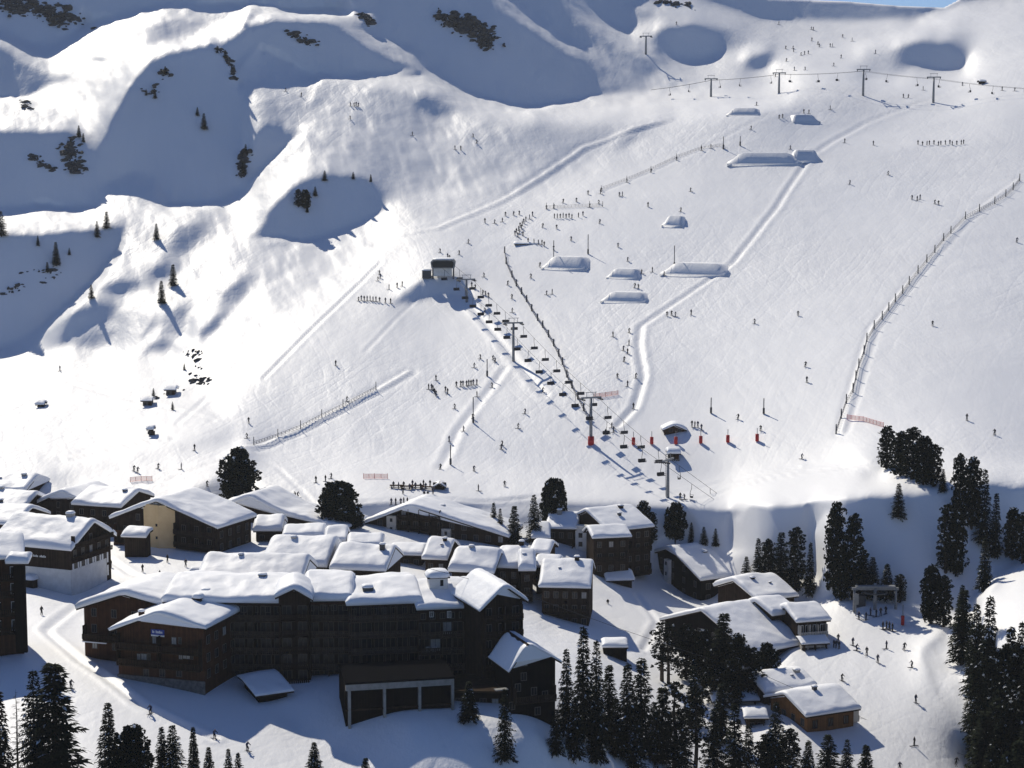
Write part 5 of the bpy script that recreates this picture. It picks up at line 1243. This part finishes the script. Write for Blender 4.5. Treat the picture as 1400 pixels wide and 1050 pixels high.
# snow park kickers
def kicker(label, u0, u1, v0, v1, d, h):
    h *= .8; u0, u1 = u0-5, u1+5
    a, c = at(u0, v1), at(u1, v1); e_ = (c-a); w_ = math.hypot(e_.x, e_.y); yaw = math.atan2(e_.y, e_.x)
    mb = MB(); n = 14; vs = []; rows = [(-h*1.0, -.4), (-.25, h*.95), (.3, h), (d*.6, h*.95), (d, -.2)]
    for (y, z) in rows:
        for i in range(n+1):
            t = i/n; k = min(1, min(t, 1-t)*5.0); k = k*k*(3-2*k); zz = -.6+(z+.6)*(.15+.85*k)
            vs.append((t*w_, y-(1-k)*1.2, zz))
    m = n+1; fs = [(r*m+i, r*m+i+1, (r+1)*m+i+1, (r+1)*m+i) for r in range(len(rows)-1) for i in range(n)]
    b0 = len(vs); vs += [(x, y, -1.6) for x, y, z in (vs[0], vs[n], vs[4*m+n], vs[4*m])]
    ring = [(0, i) for i in range(n+1)]; 
    fs += [tuple([i for i in range(n, -1, -1)]+[b0, b0+1]), tuple([4*m+i for i in range(n+1)]+[b0+2, b0+3]), tuple([r*m for r in range(5)]+[b0+3, b0]), tuple([r*m+n for r in range(4, -1, -1)]+[b0+1, b0+2])]
    mb.add(vs, fs, 0, True); o = mb.build('snow_kicker', M_SNOW); o.location = (a+c)/2-Vector((math.cos(yaw), math.sin(yaw), 0))*w_/2; o.rotation_euler = (0, 0, yaw)
    tag(o, label, 'snow jump', 'snow jumps of the park')
kicker('left wide snow kicker just below the dark hut', 750, 802, 340, 362, 9, 3.6)
kicker('right wide snow kicker at the middle of the slope', 912, 995, 340, 364, 10, 3.4)
kicker('low snow table jump with a dark lip', 830, 884, 390, 405, 7, 2.6)
kicker('twin humped snow jump above the low table', 838, 872, 346, 372, 6, 2.6)
kicker('small steep snow jump at the upper slope', 914, 932, 281, 300, 5, 3.0)
kicker('large shaded snow jump near the crest', 1000, 1092, 200, 217, 12, 4.0)
kicker('second shaded snow jump right of the large one', 1085, 1116, 196, 214, 10, 4.0)
kicker('small snow jump on the crest left of the poles', 1000, 1036, 143, 156, 8, 2.6)
kicker('small snow jump under the second upper pylon', 1085, 1112, 152, 164, 8, 2.6)
# ---------------------------------------------------------------- skiers
def cloth(name, c): return noise_mat(name, c, tuple(min(1, x*1.5+.01) for x in c), 6, .8)
M_SKIN = noise_mat('skin', (.45, .28, .2), (.5, .32, .24), 5, .6)
M_HAT = cloth('dark_hat', (.03, .03, .035)); M_SKI = cloth('ski_top', (.06, .06, .08))
JK = {'dark': cloth('dark_jacket', (.016, .017, .022)), 'navy': cloth('navy_jacket', (.014, .02, .055)), 'red': cloth('red_jacket', (.28, .02, .02)), 'grey': cloth('grey_jacket', (.10, .10, .11))}
TR_ = {'dark': cloth('black_trousers', (.014, .014, .017)), 'grey': cloth('grey_trousers', (.07, .07, .08))}
def body_mesh(name, pose):
    J, E, Rr = {}, [], {}
    def j(n, p, r): J[n] = len(J); pts_.append(p); rad.append(r)
    pts_, rad = [], []
    if pose == 'stand':
        S = dict(pel=(0,0,.95), lk=(-.12,-.04,.5), la=(-.15,0,.09), lt=(-.15,-.17,.05), rk=(.12,-.04,.5), ra=(.15,0,.09), rt=(.15,-.17,.05), ch=(0,.0,1.28), nk=(0,.0,1.5), hd=(0,-.02,1.66), tp=(0,-.01,1.76),
                 ls=(-.19,0,1.42), le=(-.27,.02,1.14), lh=(-.28,-.12,.93), rs=(.19,0,1.42), re=(.27,.02,1.14), rh=(.28,-.12,.93))
    elif pose == 'ski':
        S = dict(pel=(0,.16,.80), lk=(-.14,-.16,.48), la=(-.13,0,.09), lt=(-.13,-.17,.05), rk=(.14,-.16,.48), ra=(.13,0,.09), rt=(.13,-.17,.05), ch=(0,-.02,1.08), nk=(0,-.14,1.28), hd=(0,-.21,1.42), tp=(0,-.22,1.52),
                 ls=(-.19,-.10,1.22), le=(-.33,-.16,1.0), lh=(-.36,-.42,.92), rs=(.19,-.10,1.22), re=(.33,-.16,1.0), rh=(.36,-.42,.92))
    elif pose == 'turn':
        S = dict(pel=(.06,.1,.84), lk=(-.10,-.12,.46), la=(-.20,0,.09), lt=(-.20,-.17,.05), rk=(.18,-.14,.5), ra=(.06,0,.12), rt=(.06,-.17,.08), ch=(.10,-.02,1.12), nk=(.12,-.1,1.34), hd=(.12,-.15,1.48), tp=(.12,-.16,1.58),
                 ls=(-.08,-.06,1.28), le=(-.24,-.1,1.06), lh=(-.32,-.36,1.02), rs=(.30,-.06,1.26), re=(.44,-.12,1.02), rh=(.42,-.40,.88))
    else:   # sit
        S = dict(pel=(0,.15,.22), lk=(-.13,-.22,.48), la=(-.14,-.45,.09), lt=(-.14,-.6,.10), rk=(.13,-.22,.48), ra=(.14,-.45,.09), rt=(.14,-.6,.10), ch=(0,.18,.55), nk=(0,.12,.78), hd=(0,.08,.93), tp=(0,.08,1.03),
                 ls=(-.19,.15,.7), le=(-.28,.08,.45), lh=(-.2,-.15,.42), rs=(.19,.15,.7), re=(.28,.08,.45), rh=(.2,-.15,.42))
    RD = dict(pel=.17, lk=.095, la=.075, lt=.06, rk=.095, ra=.075, rt=.06, ch=.185, nk=.075, hd=.115, tp=.07, ls=.1, le=.075, lh=.055, rs=.1, re=.075, rh=.055)
    ks = list(S); ix = {k: i for i, k in enumerate(ks)}
    ed = [('pel','lk'),('lk','la'),('la','lt'),('pel','rk'),('rk','ra'),('ra','rt'),('pel','ch'),('ch','nk'),('nk','hd'),('hd','tp'),('ch','ls'),('ls','le'),('le','lh'),('ch','rs'),('rs','re'),('re','rh')]
    me = bpy.data.meshes.new('armature_lines'); me.from_pydata([S[k] for k in ks], [(ix[a], ix[b_]) for a, b_ in ed], [])
    o = bpy.data.objects.new('tmp', me); COL.objects.link(o)
    o.modifiers.new('skin', 'SKIN'); sv = me.skin_vertices[0].data
    for k in ks: sv[ix[k]].radius = (RD[k], RD[k]*(.8 if k in ('ch', 'pel') else 1)); sv[ix[k]].use_root = (k == 'pel')
    sb = o.modifiers.new('sub', 'SUBSURF'); sb.levels = 1; sb.render_levels = 1
    dg = bpy.context.evaluated_depsgraph_get(); m2 = bpy.data.meshes.new_from_object(o.evaluated_get(dg)); m2.name = name
    bpy.data.objects.remove(o); bpy.data.meshes.remove(me)
    hz = S['nk'][2]; pz = S['pel'][2]
    m2.materials.clear()
    mi = []
    for p in m2.polygons:
        c = p.center
        hand = min((c-Vector(S['lh'])).length, (c-Vector(S['rh'])).length) < .1
        leg = c.z < pz-.02 or (pose == 'sit' and c.y < -.02 and c.z < .6)
        if c.z > hz+.1: mi.append(2 if (c.z > S['hd'][2]+.02 or c.y > S['hd'][1]+.02) else 3)
        elif hand: mi.append(2)
        else: mi.append(1 if leg else 0)
    m2.polygons.foreach_set('material_index', mi); m2.polygons.foreach_set('use_smooth', [True]*len(mi))
    return m2
POSES = ('stand', 'ski', 'turn', 'sit')
BODY = {}
_base = {p: body_mesh('body_'+p, p) for p in POSES}
for p in POSES:
    for jc, jm in JK.items():
        m = _base[p].copy(); m.name = 'person_body'
        for x in (jm, TR_['dark'], M_HAT, M_SKIN): m.materials.append(x)
        BODY[p, jc] = m
mb = MB(); mb.tube([(0, .75, .03), (0, -.6, .03), (0, -.85, .05), (0, -.98, .14)], [.05, .05, .05, .02], 4, smooth=False); ME_SKI = mb.mesh('ski'); ME_SKI.materials.append(M_SKI)
mb = MB(); mb.tube([(0, 0, 0), (0, .55, -.85)], .014, 4); ME_POLE = mb.mesh('ski_pole'); ME_POLE.materials.append(M_SKI)
prs = random.Random(5)
def person(u, v, label, group, pose=None, skis=True, head=None, jc=None, sc=.98):
    g = at(u, v); pose = pose or prs.choice(('stand', 'ski', 'turn')); jc = jc or prs.choice(('dark', 'dark', 'dark', 'navy', 'dark', 'navy'))
    rz = head if head is not None else prs.uniform(-1.3, 1.3)
    e = empty('person', g+Vector((0, 0, .02)), label, 'person', group, rz); e.scale = (sc, sc, sc)
    link('body', BODY[pose, jc], [], e)
    if skis:
        for s in (-1, 1):
            o = link('ski', ME_SKI, [], e); o.location = (s*.14 + (.0 if pose != 'turn' else -.06), 0, 0)
            if pose != 'stand': o = link('ski_pole', ME_POLE, [], e); o.location = (s*.36, -.4, .9)
def folk(label, group, lst, dv=4, **k):
    for u, v in lst: person(u, v+dv, label, group, **k)
folk('tiny dark skier on the run-out at the far left', 'skiers on the left run-out', [(183,640),(188,642),(216,637),(248,637),(266,612),(123,665),(128,662),(82,503),(283,660)])
folk('small dark skier on the left part of the big slope', 'skiers on the left slope', [(340,575),(338,595),(459,496),(432,656),(445,655),(453,651),(474,544),(404,676),(407,676),(519,371),(517,380),(520,376),(490,408)])
folk('one of the small row of skiers left of the snow mound', 'row of skiers by the mound', [(494,407),(498,408),(502,408),(506,408),(510,409),(514,409),(519,410),(527,411),(534,412),(532,392),(543,390),(550,388)], pose='stand')
folk('one of the small crowd standing below the bright ledge under the chairlift', 'crowd below the bright ledge', [(586,524),(590,524),(592,526),(594,530),(596,533),(596,511),(609,527),(612,530),(624,520),(630,519),(633,519),(638,519),(641,518),(644,518),(647,517),(652,517)], pose='stand')
folk('small skier on the slope left of the tall pylon', 'skiers left of the tall pylon', [(652,535),(634,586),(602,637),(648,640),(654,667),(685,610),(687,605),(708,581),(718,560),(673,520),(657,482),(648,494),(674,484),(677,487),(742,530),(614,600),(646,568),(622,552),(690,660),(560,690)])
folk('one of the people around the terrace tables', 'people on the snow terrace', [(538,664),(545,665),(552,664),(560,667),(564,662),(568,665),(575,666),(579,662),(582,666),(551,672),(580,677),(585,677),(588,662),(592,672)], pose='stand', skis=False)
folk('one of the people standing behind the ridge of the wide gabled block', 'people behind the gabled block', [(535,687),(541,687),(548,687),(552,686),(557,686)], pose='stand')
folk('small skier on the slope between the tall pylon and the park', 'skiers by the tall pylon', [(838,457),(860,451),(852,478),(858,483),(853,494),(844,517),(869,518),(858,528),(828,589),(839,587),(836,582),(860,470),(866,556)])
folk('one of the waiting skiers right of the gabled hut', 'skiers by the gabled hut', [(946,583),(950,584),(954,584),(959,588)], pose='stand')
folk('small lone skier at the foot of the right slope', 'skiers at the right slope foot', [(1009,575),(1040,590),(1096,624),(1101,502),(1103,523),(1322,567),(1360,586),(1275,442),(1390,325),(1032,439),(1091,428),(930,679),(936,679)])
folk('small skier in the snow park between the kickers', 'skiers in the snow park', [(886,276),(931,281),(742,308),(761,309),(781,324),(757,338),(738,361),(726,376),(747,397),(755,396),(877,365),(892,362),(908,367),(868,385),(873,386),(858,349),(912,426),(918,425),(923,427),(945,425),(820,300),(845,330),(700,402),(663,420)])
folk('tiny skier on the slope left of the dark lift hut', 'skiers left of the lift hut', [(663,302),(676,303),(687,301),(691,293),(702,292),(710,291),(640,330),(628,345),(612,350),(614,352),(602,342)])
folk('one of the skiers packed in the queue above the dark lift hut', 'queue above the dark lift hut', [(728,293),(724,297),(719,300),(716,303),(714,306),(711,308),(713,311),(709,313),(706,316),(710,317),(704,319),(708,322),(715,320),(722,329),(730,330),(736,331),(741,331),(744,333)], pose='stand')
folk('one of the dark line of people resting by the slope top fence', 'people by the slope top fence', [(758,295),(762,295),(766,295),(770,294),(774,295),(778,294),(782,295),(791,293),(797,291)], pose='stand', skis=False)
folk('tiny skier on the track along the crest', 'skiers on the crest track', [(806,279),(819,274),(788,272),(770,274),(757,282),(747,283),(804,261),(821,260),(847,262),(851,262),(822,256),(857,242),(890,227),(925,210),(944,254),(959,197),(972,194),(989,194),(1027,172),(1034,140)])
folk('tiny skier below the chairlift near its top', 'skiers near the chairlift top', [(645,388),(650,390),(660,397),(664,398),(668,400),(700,420),(662,375),(694,385)])
folk('tiny skier high on the middle snow bowl', 'skiers on the middle bowl', [(391,121),(412,127),(479,141),(484,141),(487,141),(490,142),(479,159),(564,181),(647,187),(652,195),(630,204),(622,203)])
folk('tiny far skier in the sunny basin at the upper right', 'skiers in the upper right basin', [(925,29),(1065,29),(1109,36),(1112,37),(1152,47),(1165,52),(1120,60),(1118,57),(1084,62),(1074,62),(1135,60),(1138,60),(1095,72),(1100,71),(1105,70),(1140,86),(1086,92),(1101,92),(1075,80),(1197,69),(1060,100),(1150,75),(1085,66),(1110,52)])
folk('tiny far skier near the upper right pylons', 'skiers near the upper right pylons', [(1316,115),(1262,120),(1235,129),(1242,129),(1135,144),(1099,150),(1106,150),(1065,159),(1070,158),(1214,236),(1162,247),(1194,194),(1155,190),(1081,197),(1247,267),(1254,269),(1258,267),(1278,274),(1283,275),(1370,122),(1387,123)])
folk('one of the far row of people standing below the right hand upper pylon', 'row below the upper right pylon', [(1255+i*5.2+(i % 3), 194+(i*7 % 4)*.6) for i in range(13)], pose='stand', skis=False)
folk('skier waiting beside the steel lift station', 'skiers at the steel lift station', [(1174,843),(1184,844),(1207,857),(1212,856),(1216,857),(1220,859),(1190,838),(1198,840),(1204,838),(1211,836)], pose='stand')
folk('person standing by the white balconies beside the piste', 'people by the white balconies', [(1140,882),(1143,883),(1147,884)], pose='stand', skis=False)
folk('dark skier gliding down the lower right piste', 'skiers on the lower right piste', [(1146,872),(1166,877),(1171,884),(1185,890),(1200,900),(1212,881),(1236,882),(1247,906),(1252,955),(1250,1014),(1307,1040),(1230,1046)], dv=6)
NEAR = [(152,772,'person walking on the white square left, behind the white based chalet'),(195,778,'person in pale light alone on the white square'),(229,764,'person in the shade of the tan tower chalet, left one'),(254,770,'person in the shade of the tan tower chalet, right one'),(57,836,'person standing at the blue shadow edge by the white based chalet'),(97,936,'skier beside the big lower left spruce'),(206,972,'snowboarder on the light edge left of the blue shadow'),(293,1004,'skier stopped at the border of the blue shadow'),(338,1022,'skier on the sunlit strip at the bottom left of the shadow'),(1151,926,'skier in the blue shadow by the lower right piste')]
for u, v, l in NEAR: person(u, v+5, l, None, pose='stand' if 'person' in l else 'ski', skis='person' not in l, jc='navy' if v > 960 else 'dark')
for u, v, l in ((219,783,'person sitting in the snow of the white square, left one'),(228,790,'person sitting in the snow of the white square, right one'),(831,822,'person sitting on the snow field right of the half shaded chalet')): person(u, v+3, l, None, pose='sit', skis=False, jc='dark')
# ---------------------------------------------------------------- light, sky, camera
w = bpy.data.worlds.new('World'); scene.world = w; w.use_nodes = True
nt = w.node_tree; bg = nt.nodes['Background']
sky = nt.nodes.new('ShaderNodeTexSky'); sky.sky_type = 'NISHITA'; sky.sun_disc = False
sky.sun_elevation = SUN_EL; sky.sun_rotation = -SUN_AZ_LEFT; sky.altitude = 2000; sky.air_density = 1.0; sky.dust_density = .2; sky.ozone_density = 4.0
tint = nt.nodes.new('ShaderNodeVectorMath'); tint.operation = 'MULTIPLY'; tint.inputs[1].default_value = (.87, .97, 1.21)
nt.links.new(sky.outputs[0], tint.inputs[0]); nt.links.new(tint.outputs[0], bg.inputs[0]); bg.inputs[1].default_value = SKY_STRENGTH
sl = bpy.data.lights.new('sun', 'SUN'); sl.energy = SUN_STRENGTH; sl.angle = R(.53); sl.color = (1.0, .925, .78)
so = bpy.data.objects.new('sun', sl); COL.objects.link(so)
sd = Vector((-math.sin(SUN_AZ_LEFT)*math.cos(SUN_EL), math.cos(SUN_AZ_LEFT)*math.cos(SUN_EL), math.sin(SUN_EL)))
so.rotation_euler = (-sd).to_track_quat('-Z', 'Y').to_euler(); so.location = (-300, 400, 500)
cam = bpy.data.cameras.new('camera'); co = bpy.data.objects.new('camera', cam); COL.objects.link(co)
cam.sensor_width = 36; cam.lens = 36*F/1400.0; cam.clip_start = 1; cam.clip_end = 20000
co.location = (0, 0, ZC); co.rotation_euler = (R(90)+PITCH, 0, 0)
scene.camera = co
vs_ = scene.view_settings; vs_.view_transform = 'Standard'; vs_.look = 'None'; vs_.exposure = EXPOSURE; vs_.gamma = 1
scene.cycles.max_bounces = 6; scene.cycles.diffuse_bounces = 3; scene.cycles.use_denoising = True

# ---------------------------------------------------------------- thin winter air between the village and the far hills
if HAZE > 0:
    mb = MB(); mb.box2((-1900, -30, -160), (1900, 3200, 620)); hz = mb.build('haze', []); stuff(hz); hz.display_type = 'WIRE'
    hm = bpy.data.materials.new('haze_air'); hm.use_nodes = True; t_ = hm.node_tree; t_.nodes.remove(t_.nodes['Principled BSDF'])
    pv = t_.nodes.new('ShaderNodeVolumePrincipled'); pv.inputs['Color'].default_value = (.86, .92, 1, 1); pv.inputs['Density'].default_value = HAZE; pv.inputs['Anisotropy'].default_value = .2
    t_.links.new(pv.outputs[0], t_.nodes['Material Output'].inputs['Volume']); hz.data.materials.append(hm)
    scene.cycles.volume_bounces = 0
